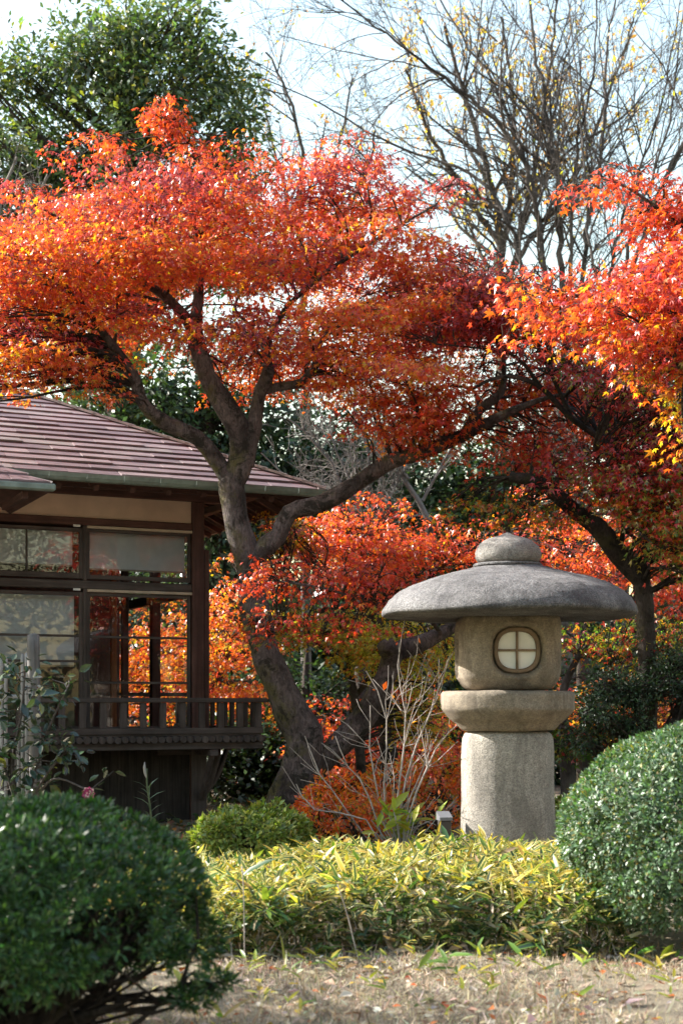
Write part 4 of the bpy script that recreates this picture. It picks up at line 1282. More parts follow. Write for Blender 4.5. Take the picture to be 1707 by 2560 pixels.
DG, GG, YG, BG_ = (.032, .058, .026), (.055, .095, .030), (.15, .17, .03), (.042, .066, .046)
lob = []
rl = rng_of(31)
top = [(-200, 60), (-60, 120), (20, 90), (60, 150), (95, 110), (150, 45), (200, 75), (245, 10), (290, 0), (335, 30), (380, -10), (425, 10), (462, 0), (470, 95), (520, 140), (555, 215), (582, 275), (590, 420)]
tx_, ty_ = np.array(top, float).T
for k in range(74):
    xd = rl.uniform(-180, 560)
    yt = float(np.interp(xd, tx_, ty_))
    yd = yt + 30 + (610 - yt) * rl.uniform(0, 1)
    r = rl.uniform(.45, .85) * (1 if yd > yt + 120 else .7)
    lob.append((xd, yd, 31 + rl.uniform(-1.5, 1.5), r, r, r * .85))
for xd, yt in top[1:16]:                              # leafy spires along the skyline
    lob.append((xd, yt + 28, 31 + rl.uniform(-.8, .8), .26, .26, .42))
    lob.append((xd + 8, yt + 75, 31 + rl.uniform(-.8, .8), .42, .42, .5))
evergreen('evergreen_tree', 'tall green broadleaf tree rising behind the red maple at the left', tuple(P(270, 1900, 31))[:2] + (0,),
          [(270, 1960, 130, 31), (275, 1300, 100, 31), (285, 800, 78, 31), (300, 400, 46, 31), (310, 100, 18, 31)], lob, 21, 2700, 12, .155, [(.085, .135, .06), (.045, .072, .042), (.22, .23, .05), (.07, .10, .075)], [.38, .22, .16, .24], DIAMOND, .22)
lob = [(450, 960, 27, 1.3, 1.2, 1.0), (360, 900, 27, 1.2, 1.2, .9), (540, 1010, 27.5, 1.1, 1.0, 1.0), (480, 1110, 26.8, 1.3, 1.2, 1.0), (590, 900, 27.4, .8, .9, .8), (290, 1000, 27, 1.2, 1, 1), (620, 1080, 27, 1.0, 1, .8), (200, 960, 27, 1.2, 1, 1), (560, 1200, 27, 1.2, 1, 1), (420, 830, 27, 1, 1, .7), (700, 1060, 27.5, 1.0, 1, .8), (760, 1150, 27.5, 1.2, 1, .8), (690, 970, 28, .9, .8, .6), (660, 1180, 27.5, 1.2, 1, .8), (820, 1040, 28, 1.1, 1, .7), (740, 1080, 27, 1.2, 1, .7), (900, 1000, 28.5, .9, 1, .6)]
evergreen('evergreen_tree', 'dark dense evergreen showing above the roof ridge behind the maple limbs', tuple(P(470, 1900, 27))[:2] + (0,),
          [(470, 1960, 90, 27), (470, 1500, 70, 27), (470, 1100, 50, 27), (480, 850, 20, 27)], lob, 22, 900, 15, .17, [DG, BG_, GG], [.5, .3, .2], DIAMOND, .24)
lob = [(1040, 1120, 27, 1.2, 1, .9), (1130, 1080, 27, 1.0, 1, .8), (960, 1180, 27, 1.2, 1, .8), (1080, 1230, 27, 1.5, 1, .9), (880, 1100, 28, 1.0, 1, .6), (1200, 1180, 27, 1.3, 1, 1), (800, 1190, 27.5, 1.3, 1, .7), (1300, 1100, 28, 1.3, 1, .9), (1330, 970, 28, 1.0, 1, .7), (1440, 930, 28.5, .9, 1, .7), (1240, 1020, 28, .9, 1, .6)]
evergreen('evergreen_tree', 'round glossy green tree far behind the big limb over the lantern', tuple(P(1060, 1900, 27))[:2] + (0,),
          [(1060, 1960, 70, 27), (1060, 1600, 56, 27), (1060, 1250, 40, 27), (1065, 1100, 16, 27)], lob, 23, 800, 15, .16, [GG, DG, BG_, (.05, .1, .03)], [.35, .35, .15, .15], DIAMOND, .22)
# dark shrubs closing the gaps near the ground
for i, (xd, yd, d, wd, label) in enumerate([
        (500, 1210, 26.5, 1.7, 'tall dark shrub rising behind the house corner'),
        (560, 1900, 21.5, 1.5, 'dark evergreen shrub beside the house base under orange leaves'),
        (700, 1560, 24.5, 2.0, 'tall dark shrub in shade behind the main maple trunk'),
        (960, 1640, 25.5, 2.2, 'dark shrub far behind the twiggy shrub, left of the lantern'),
        (1180, 1560, 25, 2.2, 'dark shrub hidden behind the lantern firebox'),
        (1400, 1500, 26, 2.2, 'dark shrub behind the rust maple at the right'),
        (1620, 1600, 25, 2.2, 'dark shrub at the far right edge behind the clipped bush')]):
    top = P(xd, yd, d)
    H = max(1.2, top.z + .9)
    lobs = []
    rr = rng_of(50 + i)
    for k in range(9):
        q = P(xd, yd, d)
        lobs.append((xd + rr.uniform(-1, 1) * wd * F / S / d * .7, HY / S + (CAM_Z - rr.uniform(.1, .85) * H) * F / S / d, d + rr.uniform(-.6, .6), wd * .5, .8, H * .22))
    evergreen('shrub', label, (top.x, d, 0), [(xd, (HY + 1.5 * F / d) / S, 30, d), (xd, (HY + (1.5 - H * .5) * F / d) / S, 22, d), (xd + 5, (HY + (1.5 - H * .9) * F / d) / S, 8, d)], lobs, 60 + i, 420, 14, .13, [DG, BG_, GG], [.5, .3, .2], DIAMOND, .2, cat='shrub', group='dark shrubs closing the back of the garden')

# trees outside the picture: left pair added for shade, others stand in window reflections
def world_px(x, y, z):
    return ((x / y * F + CX) / S, (HY - (z - CAM_Z) / y * F) / S, y)
def outside_tree(x, y, h, r, label, seed, pal, w, mat='ever', n=420):
    rr = rng_of(seed)
    tr = [(*world_px(x, y, z)[:2], wd * F / S / y, y) for z, wd in ((-.1, .32), (h * .3, .24), (h * .6, .18), (h * .9, .05))]
    lobs = []
    for k in range(9):
        a = k * 2.4
        z = h * (.45 + .5 * (k / 9))
        q = r * (.75 - .45 * k / 9)
        yy = y + math.sin(a) * q
        xd, yd, _ = world_px(x + math.cos(a) * q, yy, z)
        lobs.append((xd, yd, yy, r * .66, r * .6, h * .15))
    evergreen('evergreen_tree', label, (x, y, 0), tr, lobs, seed, n, 14, .15, pal, w, DIAMOND, .2, mat)
outside_tree(-5.6, 7.3, 5.4, 1.5, 'unseen evergreen tree added outside the left edge to shade the near bush', 201, [GG, DG], [.5, .5], n=120)
outside_tree(-6.8, 8.5, 6.2, 1.5, 'thin unseen evergreen tree added beyond the first to dapple the lawn', 204, [GG, DG], [.5, .5], n=70)
outside_tree(9.0, -5.5, 12.0, 4.6, 'broad evergreen tree behind and right of the viewer', 205, [GG, DG, YG], [.45, .45, .1], n=1800)
outside_tree(8.6, 6.2, 7.0, 2.6, 'red autumn tree standing outside the picture at the right', 202, [RED, ORANGE, CRIMSON], [.4, .4, .2], 'maple', n=520)
outside_tree(15.5, 3.0, 12.5, 5.2, 'broad evergreen tree standing outside the picture far right', 203, [GG, DG, YG], [.45, .45, .1], n=900)

# the far wood beyond the garden reads as one mass
def far_wood():
    rng = rng_of(77)
    n = 44000
    a = rng.uniform(-math.pi, math.pi, n)
    a[:26000] = rng.uniform(-.55, .55, 26000)          # denser in the direction of the view
    h = np.where(np.abs(a) > .7, 9.5, 6.2) + 1.5 * np.sin(a * 21) + 0.8 * np.sin(a * 47 + 1) + .5 * np.sin(a * 90)
    rad = 45 + rng.uniform(0, 5, n)
    z = rng.uniform(0, 1, n) ** .8 * h * np.exp(rng.normal(0, .08, n))
    pos = np.stack([np.sin(a) * rad, np.cos(a) * rad, z], -1)
    inw = -np.stack([np.sin(a), np.cos(a), 0 * a], -1)
    col = pick(rng, n, [DG, BG_, (.05, .045, .03)], [.5, .3, .2])
    o = link('woods', leaf_cloud('woods', DIAMOND, pos, rng.normal(0, 1, (n, 3)), rng.normal(0, .5, (n, 3)) + inw * .6 + np.array([0, 0, .5]), np.full(n, .75) * np.exp(rng.normal(0, .3, n)), col), M['ever'])
    tag(o, 'dark wood far beyond the garden trees, read as one mass', 'woods', kind='stuff')
far_wood()

# ------------------------------------------------------------------ bare trees
def bare_tree(name, label, base, trunk, limbs, seed, mat, min_r, leaves=None, trunk_mat=None, cat='bare tree', group=None, child=(.55, .32), dens=1.0, maxn=9000, bend=.10, up=.05, thin=1.0):
    rng = rng_of(seed)
    root = empty(name, base, 0, label, cat, group)
    tr, tb = Tubes(), Tubes()
    tw = []
    if trunk:
        pl = spline(limb_px(trunk), .25)
        tr.add(pl[:, :3], pl[:, 3], 10, .05, rng)
        link('trunk', tr.mesh('trunk'), M[trunk_mat or mat], root)
    stack = []
    for L in limbs:
        pl = spline(limb_px(L, thin), .30)
        pl[1:-1, :3] += rng.normal(0, 1, (len(pl) - 2, 3)) * np.minimum(.03, pl[1:-1, 3:4] * 0.8)
        tb.add(pl[:, :3], np.maximum(pl[:, 3], min_r), 6, 0.03, rng, cap=False)
        stack.append((pl, 0))
    cnt = 0
    tips = []
    while stack and cnt < maxn:
        pl, lev = stack.pop(0)
        seglen = np.linalg.norm(np.diff(pl[:, :3], axis=0), axis=1)
        tot = seglen.sum()
        nchild = max(2, int(tot * (2.3 if lev == 0 else 3.0) * dens))
        for k in range(nchild):
            u = rng.uniform(.18 if lev == 0 else .12, .98)
            i = min(int(u * (len(pl) - 1)), len(pl) - 2)
            r = pl[i, 3] * rng.uniform(.38, .62)
            if r < min_r * .75:
                if lev >= 3: continue
                r = min_r * .8
            d = nm(pl[i + 1, :3] - pl[i, :3])
            side = nm(np.cross(d, rng.normal(0, 1, 3)))
            ang = rng.uniform(.35, .95)
            nd = d * math.cos(ang) + side * math.sin(ang)
            ln = tot * (1 - u * .55) * rng.uniform(*sorted(child)) + .15
            ln = min(ln, 3.2)
            if ln < .25: continue
            m = max(3, int(ln / .22))
            m = min(m, 9)
            pts = [pl[i, :3].copy()]
            for q in range(m):
                nd = nm(nd + rng.normal(0, bend, 3) + np.array([0, 0, up]))
                pts.append(pts[-1] + nd * ln / m)
            rad = np.linspace(r, max(r * .35, min_r * .55), m + 1)
            row = np.column_stack([np.array(pts), rad])
            tb.add(row[:, :3], np.maximum(rad, min_r * .6), 3 if r < .014 else 5, cap=False)
            tips.append(row[-1, :3]); tips.append(row[m // 2, :3])
            cnt += 1
            if lev < 3: stack.append((row, lev + 1))
            if cnt >= maxn: break
    link('branches', tb.mesh('branches'), M[mat], root)
    if leaves:
        n, size, pal, w = leaves
        tips = np.array(tips)
        pos = tips[rng.integers(0, len(tips), n)] + rng.normal(0, .12, (n, 3))
        o = link('leaves', leaf_cloud('leaves', DIAMOND, pos, rng.normal(0, .6, (n, 3)) + np.array([0, 0, -.8]), rng.normal(0, 1, (n, 3)), size * np.exp(rng.normal(0, .25, n)), pick(rng, n, pal, w)), M['maple'], root)
    return root

zd = 32
zel = [[(1262, 900, 34, zd), (1240, 560, 30, zd), (1180, 330, 24, zd - .5), (1020, 180, 17, zd - 1), (860, 60, 11, zd - 1.5), (700, -60, 7, zd - 2)],
       [(1240, 840, 26, zd), (1170, 520, 22, zd), (1080, 400, 17, zd + .5), (900, 330, 12, zd + 1), (740, 240, 9, zd + 1), (580, 170, 5, zd + 1)],
       [(1275, 900, 28, zd), (1228, 480, 24, zd), (1150, 230, 17, zd), (1060, 80, 11, zd), (960, -80, 8, zd)],
       [(1295, 900, 36, zd), (1285, 500, 34, zd), (1265, 330, 28, zd), (1240, 180, 20, zd), (1215, 0, 14, zd), (1200, -120, 9, zd)],
       [(1320, 900, 32, zd), (1345, 540, 28, zd + .3), (1375, 380, 22, zd + .6), (1390, 200, 16, zd + .6), (1400, 60, 12, zd + .6), (1440, -100, 8, zd + .6)],
       [(1300, 800, 22, zd), (1318, 400, 18, zd - .6), (1360, 180, 13, zd - .9), (1370, 30, 9, zd - 1), (1360, -120, 6, zd - 1)],
       [(1235, 800, 20, zd), (1130, 560, 15, zd - .6), (980, 470, 11, zd - 1), (840, 420, 8, zd - 1.2), (700, 400, 4, zd - 1.4)],
       [(1250, 420, 18, zd), (1120, 280, 13, zd + .8), (980, 160, 9, zd + 1.3), (840, 130, 6, zd + 1.6), (640, 80, 4, zd + 1.8)],
       [(1350, 860, 24, zd), (1430, 500, 18, zd - .5), (1500, 300, 13, zd - .8), (1540, 120, 9, zd - 1), (1568, -40, 6, zd - 1)]]
bare_tree('bare_tree', 'tall bare vase shaped tree of arching grey limbs against the white sky', tuple(P(1290, 1900, zd))[:2] + (0,),
          [(1292, 1960, 66, zd), (1290, 1400, 56, zd), (1288, 1000, 50, zd), (1290, 880, 44, zd)], zel, 41, 'bark_grey', .0062,
          (460, .085, [(.55, .40, .04), (.5, .28, .03), (.35, .33, .05)], [.5, .3, .2]), dens=.92, maxn=6500, thin=.42, up=.0, bend=.13)
zd = 30
zel = [[(1420, 760, 26, zd), (1440, 560, 20, zd), (1490, 420, 15, zd), (1540, 250, 11, zd), (1560, 80, 7, zd), (1580, -80, 5, zd)],
       [(1425, 720, 28, zd), (1500, 470, 26, zd), (1560, 350, 22, zd), (1640, 200, 15, zd), (1700, 0, 9, zd)],
       [(1420, 740, 18, zd), (1360, 600, 15, zd), (1345, 420, 12, zd), (1330, 250, 9, zd), (1310, 60, 6, zd), (1300, -60, 4, zd)],
       [(1425, 760, 20, zd), (1480, 640, 18, zd), (1568, 480, 18, zd), (1660, 380, 14, zd)]]
bare_tree('bare_tree', 'second bare tree with dark forked limbs at the top right corner', tuple(P(1420, 1900, zd))[:2] + (0,),
          [(1424, 1960, 50, zd), (1422, 1400, 42, zd), (1420, 1000, 38, zd), (1420, 740, 32, zd)], zel, 42, 'bark_grey', .0062,
          (260, .08, [(.55, .40, .04), (.5, .28, .03)], [.5, .5]), dens=.9, maxn=2200, thin=.46, up=.0, bend=.13)
zd = 44
zel = [[(1150, 760, 22, zd), (1140, 500, 18, zd), (1080, 260, 12, zd), (1020, 60, 7, zd)], [(1150, 700, 18, zd), (1220, 420, 13, zd), (1260, 160, 8, zd), (1280, -20, 5, zd)],
       [(1145, 560, 14, zd), (1000, 330, 9, zd), (930, 160, 6, zd)], [(1160, 640, 14, zd), (1330, 380, 9, zd), (1420, 150, 6, zd), (1460, 20, 4, zd)], [(1150, 620, 14, zd), (1180, 300, 9, zd), (1150, 40, 6, zd)]]
bare_tree('autumn_tree', 'far thin crowned tree still holding orange brown leaves behind the bare tree', tuple(P(1150, 1900, zd))[:2] + (0,),
          [(1152, 1900, 36, zd), (1150, 1300, 30, zd), (1150, 740, 24, zd)], zel, 43, 'bark_dark', .010,
          (2700, .16, [(.50, .22, .04), (.55, .30, .05), (.45, .16, .03)], [.45, .35, .2]), dens=.8, maxn=1500, cat='tree')
zd = 34
zel = [[(700, 760, 18, zd), (690, 520, 13, zd), (690, 320, 9, zd), (640, 170, 6, zd), (610, 120, 4, zd)], [(700, 700, 14, zd), (740, 460, 10, zd), (790, 280, 6, zd), (810, 180, 4, zd)],
       [(700, 680, 12, zd), (650, 420, 8, zd), (610, 260, 5, zd), (590, 170, 3, zd)], [(700, 640, 12, zd), (830, 420, 8, zd), (860, 300, 5, zd)]]
bare_tree('bare_tree', 'slender bare tree with a few russet leaves left of the tall bare tree', tuple(P(700, 1900, zd))[:2] + (0,),
          [(705, 1930, 30, zd), (702, 1300, 24, zd), (700, 740, 19, zd)], zel, 44, 'bark_grey', .0075,
          (420, .10, [(.55, .20, .05), (.5, .3, .04)], [.7, .3]), dens=.8, maxn=1100)
# grey tangle of bare branches behind the maple fork
zd = 23
for i, (bx, sd, lab, lims) in enumerate([
        (820, 45, 'grey leafless tree whose tangled branches droop behind the maple fork', [[(830, 1330, 16, zd), (800, 1150, 12, zd), (740, 1030, 9, zd), (660, 960, 6, zd)], [(830, 1300, 14, zd), (850, 1130, 10, zd), (820, 960, 7, zd), (770, 840, 5, zd)],
              [(835, 1280, 12, zd), (900, 1120, 9, zd), (960, 980, 6, zd), (1000, 900, 4, zd)], [(815, 1180, 9, zd), (690, 1120, 6, zd), (600, 1040, 4, zd)], [(840, 1200, 9, zd), (760, 1000, 6, zd), (700, 880, 4, zd)]]),
        (990, 46, 'grey leafless tree with a slanting stem behind the big maple limb', [[(985, 1200, 22, zd), (930, 1090, 16, zd), (850, 960, 11, zd), (800, 860, 7, zd)], [(970, 1150, 12, zd), (1050, 1000, 9, zd), (1120, 900, 6, zd)], [(940, 1100, 10, zd), (880, 1040, 7, zd), (760, 1010, 5, zd)]]),
        (1330, 47, 'grey leafless tree tangled behind the dark crimson maple', [[(1330, 1100, 16, zd), (1300, 960, 11, zd), (1250, 850, 7, zd)], [(1330, 1060, 12, zd), (1370, 900, 8, zd), (1420, 760, 5, zd)], [(1320, 1000, 10, zd), (1220, 960, 6, zd), (1140, 980, 4, zd)], [(1340, 1060, 10, zd), (1460, 980, 7, zd), (1560, 960, 5, zd)]])]):
    bare_tree('bare_tree', lab, tuple(P(bx, 1900, zd))[:2] + (0,), [(bx + 10, 1960, 40, zd), (bx + 8, 1600, 30, zd), (lims[0][0][0], lims[0][0][1], 20, zd)], lims, sd, 'twig_grey', .0058, None, 'bark_dark', dens=1.9, maxn=2000, bend=.22, up=-.02, thin=.72, group='grey leafless trees behind the maples')
# bare tree at left edge behind the maple
bare_tree('bare_tree', 'small grey leafless tree at the left edge below the green tree', tuple(P(0, 1900, 26))[:2] + (0,), [(-40, 1960, 40, 26), (-40, 1400, 30, 26), (-30, 700, 20, 26)],
          [[(-30, 700, 16, 26), (0, 480, 9, 26), (40, 360, 5, 26)], [(-30, 650, 12, 26), (60, 500, 7, 26), (110, 400, 4, 26)], [(-30, 700, 12, 26), (-60, 480, 8, 26), (-20, 330, 4, 26)]], 48, 'twig_grey', .006, None, dens=1.2, maxn=500)

# ------------------------------------------------------------------ clipped bushes
def dome_bush(name, label, centre, rad, seed, n_tufts, per, size, pal, w, T, mat, under=-.25, sub_parts=0, spread=.045, stems=8, gap=.0, strays=(), cat='bush', lump=.05, branch_mat='bark_dark', tipup=.6, inner=.25):
    rng = rng_of(seed)
    cx_, cy_, cz_ = centre
    rx, ry, rz = rad
    root = empty(name, (cx_, cy_, 0), 0, label, cat)
    u = nm(rng.normal(0, 1, (n_tufts * 2, 3)))
    u = u[u[:, 2] > under][:n_tufts]
    n = len(u)
    ph = rng.uniform(0, 6.28, 8)
    low = sum(np.sin(u[:, 0] * a + u[:, 1] * b + u[:, 2] * c + p) for a, b, c, p in zip(rng.normal(0, 5, 8), rng.normal(0, 5, 8), rng.normal(0, 5, 8), ph)) / 3.0
    q = 1 + lump * low - np.abs(rng.normal(0, inner * .3, n)) * (rng.uniform(0, 1, n) < .5)
    keep = np.ones(n, bool)
    if gap:
        g = sum(np.sin(u[:, 0] * a + u[:, 1] * b + u[:, 2] * c + p) for a, b, c, p in zip(rng.normal(0, 6, 8), rng.normal(0, 6, 8), rng.normal(0, 6, 8), ph)) / 2.4
        keep = (g + u[:, 2] * 1.5 + rng.normal(0, .14, n)) > -gap
    u, q = u[keep], q[keep]
    c = np.array([cx_, cy_, cz_]) + u * q[:, None] * np.array([rx, ry, rz])
    nrm = nm(u / np.array([rx, ry, rz]))
    for sx, sy, sz_, sr, sn in strays:
        q2 = nm(rng.normal(0, 1, (sn, 3)))
        c = np.concatenate([c, np.array([sx, sy, sz_]) + q2 * rng.uniform(.2, 1, (sn, 1)) * np.array([sr, sr, sr * .55])])
        nrm = np.concatenate([nrm, nm(q2 + np.array([0, 0, .5]))])
    m = rng.poisson(per, len(c)) + 2
    idx = np.repeat(np.arange(len(c)), m)
    t = nrm[idx] * tipup + nm(rng.normal(0, 1, (len(idx), 3)))
    pos = c[idx] + nm(t) * spread * rng.uniform(.1, .8, (len(idx), 1))
    nor = nrm[idx] + rng.normal(0, .35, (len(idx), 3)) + np.array([0, 0, .25])
    tone = np.exp(rng.normal(0, .18, (len(c), 1)))
    col = np.clip(pick(rng, len(idx), pal, w) * tone[idx], .003, .8)
    sz = size * np.exp(rng.normal(0, .2, len(idx)))
    tb = Tubes()
    base = np.array([cx_, cy_, 0])
    for k in range(stems):
        a = rng.uniform(0, 6.28)
        b0 = base + np.array([math.cos(a) * .08, math.sin(a) * .08, -.03])
        j = rng.integers(0, len(c))
        e = c[j] * .9 + np.array([cx_, cy_, cz_]) * .1
        md = b0 * .5 + e * .5 + rng.normal(0, .06, 3)
        pl = spline([(*b0, .026), (*(b0 * .75 + md * .25 + [0, 0, .08]), .022), (*md, .015), (*e, .004)], .1)
        tb.add(pl[:, :3], pl[:, 3], 6, .05, rng, cap=False)
        for z in range(9):
            i = int(rng.uniform(.3, .95) * (len(pl) - 1))
            dd = c[rng.integers(0, len(c), 24)]
            e2 = dd[np.argmin(np.linalg.norm(dd - pl[i, :3], axis=1))]
            tb.add([pl[i, :3], (pl[i, :3] + e2) / 2 + rng.normal(0, .03, 3), e2], [.009, .007, .003], 4, cap=False)
    for sx, sy, sz_, sr, sn in strays:
        e = np.array([sx, sy, sz_]); b0 = base + np.array([.1, 0, .12])
        pl = spline([(*b0, .016), (*(b0 * .6 + e * .4 + [0, 0, .05]), .012), (*(b0 * .25 + e * .75 + [0, 0, -.03]), .009), (*e, .005)], .06)
        tb.add(pl[:, :3], pl[:, 3], 6, .05, rng, cap=False)
    link('branches', tb.mesh('branches'), M[branch_mat], root)
    kk = np.ones(len(pos), bool)
    if sub_parts:
        face = (nrm[idx][:, 1] < -.2) & in_frame(pos, 4)
        vis = np.where(face)[0]
        near = vis[np.argsort(pos[vis, 1])][:sub_parts]
        kk[near] = False
        leaf_parts(root, T, pos[near], t[near], nor[near], sz[near], col[near], M[mat])
    f = link('foliage', leaf_cloud('foliage', T, pos[kk], t[kk], nor[kk], sz[kk], col[kk]), M[mat], root)
    if sub_parts: f['kind'] = 'stuff'
    return root

# right clipped bush
cR = P(1660, 2020, 8.6)
dome_bush('clipped_bush', 'large rounded clipped bush of small glossy leaves at the right edge', (cR.x + .10, 8.7, .62), (1.02, .9, .76), 81, 8600, 8, .031, [(.070, .130, .062), (.092, .165, .080), (.17, .15, .04), (.045, .088, .042)], [.4, .35, .08, .17], DIAMOND, 'azalea', under=-.62, sub_parts=250, spread=.034, lump=.045)
# left clipped bush, nearest of all
cL = P(110, 2020, 5.9)
dome_bush('clipped_bush', 'dark needle leaved clipped bush out of focus in the left foreground', (cL.x - .15, 5.9, .55), (.84, .75, .51), 82, 7400, 10, .031, [(.026, .066, .018), (.045, .105, .028), (.10, .18, .045), (.022, .056, .020)], [.36, .32, .10, .22], NEEDLE2, 'ever', under=-.75, spread=.040, lump=.045, stems=70, gap=.16, tipup=.8, inner=1.0, strays=[tuple(P(440, 2290, 5.8)) + (.09, 46), tuple(P(500, 2255, 5.8)) + (.07, 30), tuple(P(390, 2180, 5.7)) + (.10, 40)])
# sunlit azalea, orange azalea, low fringe shrubs
a1 = P(590, 1960, 12.4)
dome_bush('azalea_bush', 'low sunlit green azalea bush in front of the maple trunk', (a1.x - .03, 12.4, .14), (.54, .45, .40), 83, 1000, 8, .05, [(.20, .26, .05), (.30, .32, .07), (.12, .18, .04)], [.4, .35, .25], FOLD, 'azalea', under=-.1, spread=.05, stems=8, lump=.14)
a2 = P(790, 1900, 13.2)
dome_bush('azalea_bush', 'low azalea bush with orange autumn leaves beneath bare twigs', (a2.x, 13.2, .24), (.52, .4, .50), 84, 420, 7, .045, [ORANGE, AMBER, (.5, .12, .03), OLIVE], [.4, .3, .15, .15], FOLD, 'maple', under=-.1, spread=.07, stems=8, lump=.16)
a3 = P(980, 1880, 14)
dome_bush('azalea_bush', 'rust orange azalea bush beside the lantern pillar', (a3.x, 14.2, .3), (.62, .4, .62), 85, 460, 7, .045, [ORANGE, (.5, .12, .03), AMBER, OLIVE], [.35, .2, .25, .2], FOLD, 'maple', under=-.1, spread=.07, stems=8, lump=.16)
a4 = P(1300, 1900, 13.6)
dome_bush('azalea_bush', 'small green bush peeping out right of the lantern pillar', (a4.x + .05, 13.6, .15), (.34, .3, .42), 86, 420, 8, .05, [(.09, .13, .025), (.14, .15, .03), (.05, .09, .02)], [.4, .3, .3], FOLD, 'azalea', under=-.1, spread=.05, stems=6, lump=.1)
# cloud pruned evergreen at right
pr = P(1440, 1600, 15.2)
evergreen('pruned_tree', 'dark green cloud pruned tree between lantern and clipped bush', (P(1490, 1900, 15.2).x, 15.2, 0), [(1520, 1990, 50, 15.2), (1505, 1760, 36, 15.2), (1480, 1680, 26, 15.2), (1450, 1600, 12, 15.2)],
          [(1400, 1580, 15.1, .30, .3, .16), (1370, 1630, 15.0, .26, .3, .16), (1460, 1590, 15.2, .30, .3, .15), (1520, 1570, 15.3, .30, .3, .17), (1440, 1660, 15.1, .26, .3, .13), (1560, 1520, 15.4, .3, .3, .15), (1600, 1600, 15.3, .3, .3, .17), (1340, 1700, 15.1, .2, .2, .1)],
          87, 620, 14, .04, [(.025, .055, .02), (.04, .08, .03), (.02, .04, .025)], [.4, .35, .25], FOLD, .055, 'azalea', cat='pruned tree')

# ------------------------------------------------------------------ sasa bamboo hedge
def sasa_leaf():
    ys = [0, .3, .72, 1.0]
    wd = [.025, .105, .082, .004]
    v, f, edge = [], [], []
    for y, w in zip(ys, wd):
        for k in (-1, -.62, .62, 1):
            v.append((k * w, y, -.30 * y * y + .02 * abs(k)))
    for j in range(3):
        for i in range(3):
            f.append((j * 4 + i, j * 4 + i + 1, (j + 1) * 4 + i + 1, (j + 1) * 4 + i)); edge.append(i != 1)
    return (np.array(v), np.array(f)), np.array(edge)
SASA, SEDGE = sasa_leaf()

def sasa_positions(rng, n):
    """leaf spots over the hedge: denser on the crest and the front face"""
    xs, ys, zs, up = [], [], [], []
    X = rng.uniform(-1.55, 1.72, n * 3)
    Y = 8.25 + rng.uniform(0, 1, n * 3) ** 1.35 * 2.6
    fr = 8.32 + .12 * np.sin(X * 3.1) + .07 * np.sin(X * 7.3 + 1) - .16 * np.clip(-X - .2, 0, 2)
    ht = .362 + .035 * np.sin(X * 2.3 + .5) + .035 * np.sin(X * 6.1 + 2 * Y) + .022 * np.sin(X * 17 + 5 * Y) + .015 * np.sin(X * 31 - 9 * Y) + .06 * np.clip((X - .4), 0, 1) - .07 * np.clip(-X - .3, 0, 1.2)
    t = np.clip((Y - fr) / .55, 0, 1)
    top = ht * np.sqrt(np.clip(1 - (1 - t) ** 2, 0, 1))
    q = rng.uniform(0, 1, n * 3)
    Z = np.where(q < .55, top * rng.uniform(.86, 1.06, n * 3), top * rng.uniform(.02, .95, n * 3) ** .8)
    ok = (Y > fr) & ((t < 1) | (q < .55) | (rng.uniform(0, 1, n * 3) < .15))
    i = np.where(ok)[0][:n]
    return np.stack([X[i], Y[i], Z[i]], -1), (Z[i] / ht[i]), fr[i]

def build_sasa():
    rng = rng_of(91)
    root = empty('bamboo_hedge', (.2, 9.3, 0), 0, 'low hedge of dwarf bamboo with yellow edged leaves in front of the lantern', 'hedge')
    n = 17500
    pos, hgt, fr = sasa_positions(rng, n)
    n = len(pos)
    a = rng.uniform(0, 6.283, n)
    tip = np.stack([np.cos(a), np.sin(a) - .25, rng.normal(.15, .55, n) + .35 * (hgt > .75)], -1)
    nor = rng.normal(0, .5, (n, 3)) + np.array([0, -.15, 1.0])
    size = .086 * np.exp(rng.normal(0, .28, n))
    green = pick(rng, n, [(.10, .155, .028), (.15, .20, .035), (.05, .10, .025), (.035, .08, .03)], [.3, .25, .25, .2])
    dead = pick(rng, n, [(.30, .22, .12), (.22, .15, .09), (.36, .28, .17)], [.4, .3, .3])
    yel = pick(rng, n, [(.42, .33, .05), (.48, .36, .07)], [.5, .5])
    r = rng.uniform(0, 1, n)
    isdead = r < np.clip(.42 - hgt * .38, .03, .5)
    col = np.where(isdead[:, None], dead, np.where(((r > .62) & (hgt > .74))[:, None], yel, green))
    edge = pick(rng, n, [(.55, .46, .16), (.60, .52, .22)], [.5, .5], .1)
    lowedge = (rng.uniform(0, 1, n) > .05 + hgt * .55)
    edge = np.where(lowedge[:, None], green * 1.25, edge)
    edge = np.where(isdead[:, None], dead * 1.1, edge)
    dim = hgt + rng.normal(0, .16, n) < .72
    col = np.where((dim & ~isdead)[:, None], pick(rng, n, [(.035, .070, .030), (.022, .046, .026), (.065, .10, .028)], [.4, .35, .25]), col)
    vis = np.where(in_frame(pos, 6))[0]
    near = vis[np.argsort(pos[vis, 1] - pos[vis, 2] * 1.2)][:300]
    keep = np.ones(n, bool); keep[near] = False
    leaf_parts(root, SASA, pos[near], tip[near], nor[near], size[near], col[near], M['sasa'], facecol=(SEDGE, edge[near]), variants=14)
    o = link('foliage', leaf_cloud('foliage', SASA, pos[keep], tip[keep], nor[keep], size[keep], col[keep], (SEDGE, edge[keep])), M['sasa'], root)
    o['kind'] = 'stuff'
    tb = Tubes()
    for k in range(900):
        p = pos[rng.integers(0, n)]
        tb.add([(p[0] + rng.normal(0, .04), p[1] + rng.normal(0, .04), 0), (p[0] + rng.normal(0, .02), p[1], p[2] * .6), (p[0], p[1], p[2])], [.0035, .003, .002], 4, cap=False)
    link('stems', tb.mesh('stems'), M['twig_pale'], root)['kind'] = 'stuff'
build_sasa()

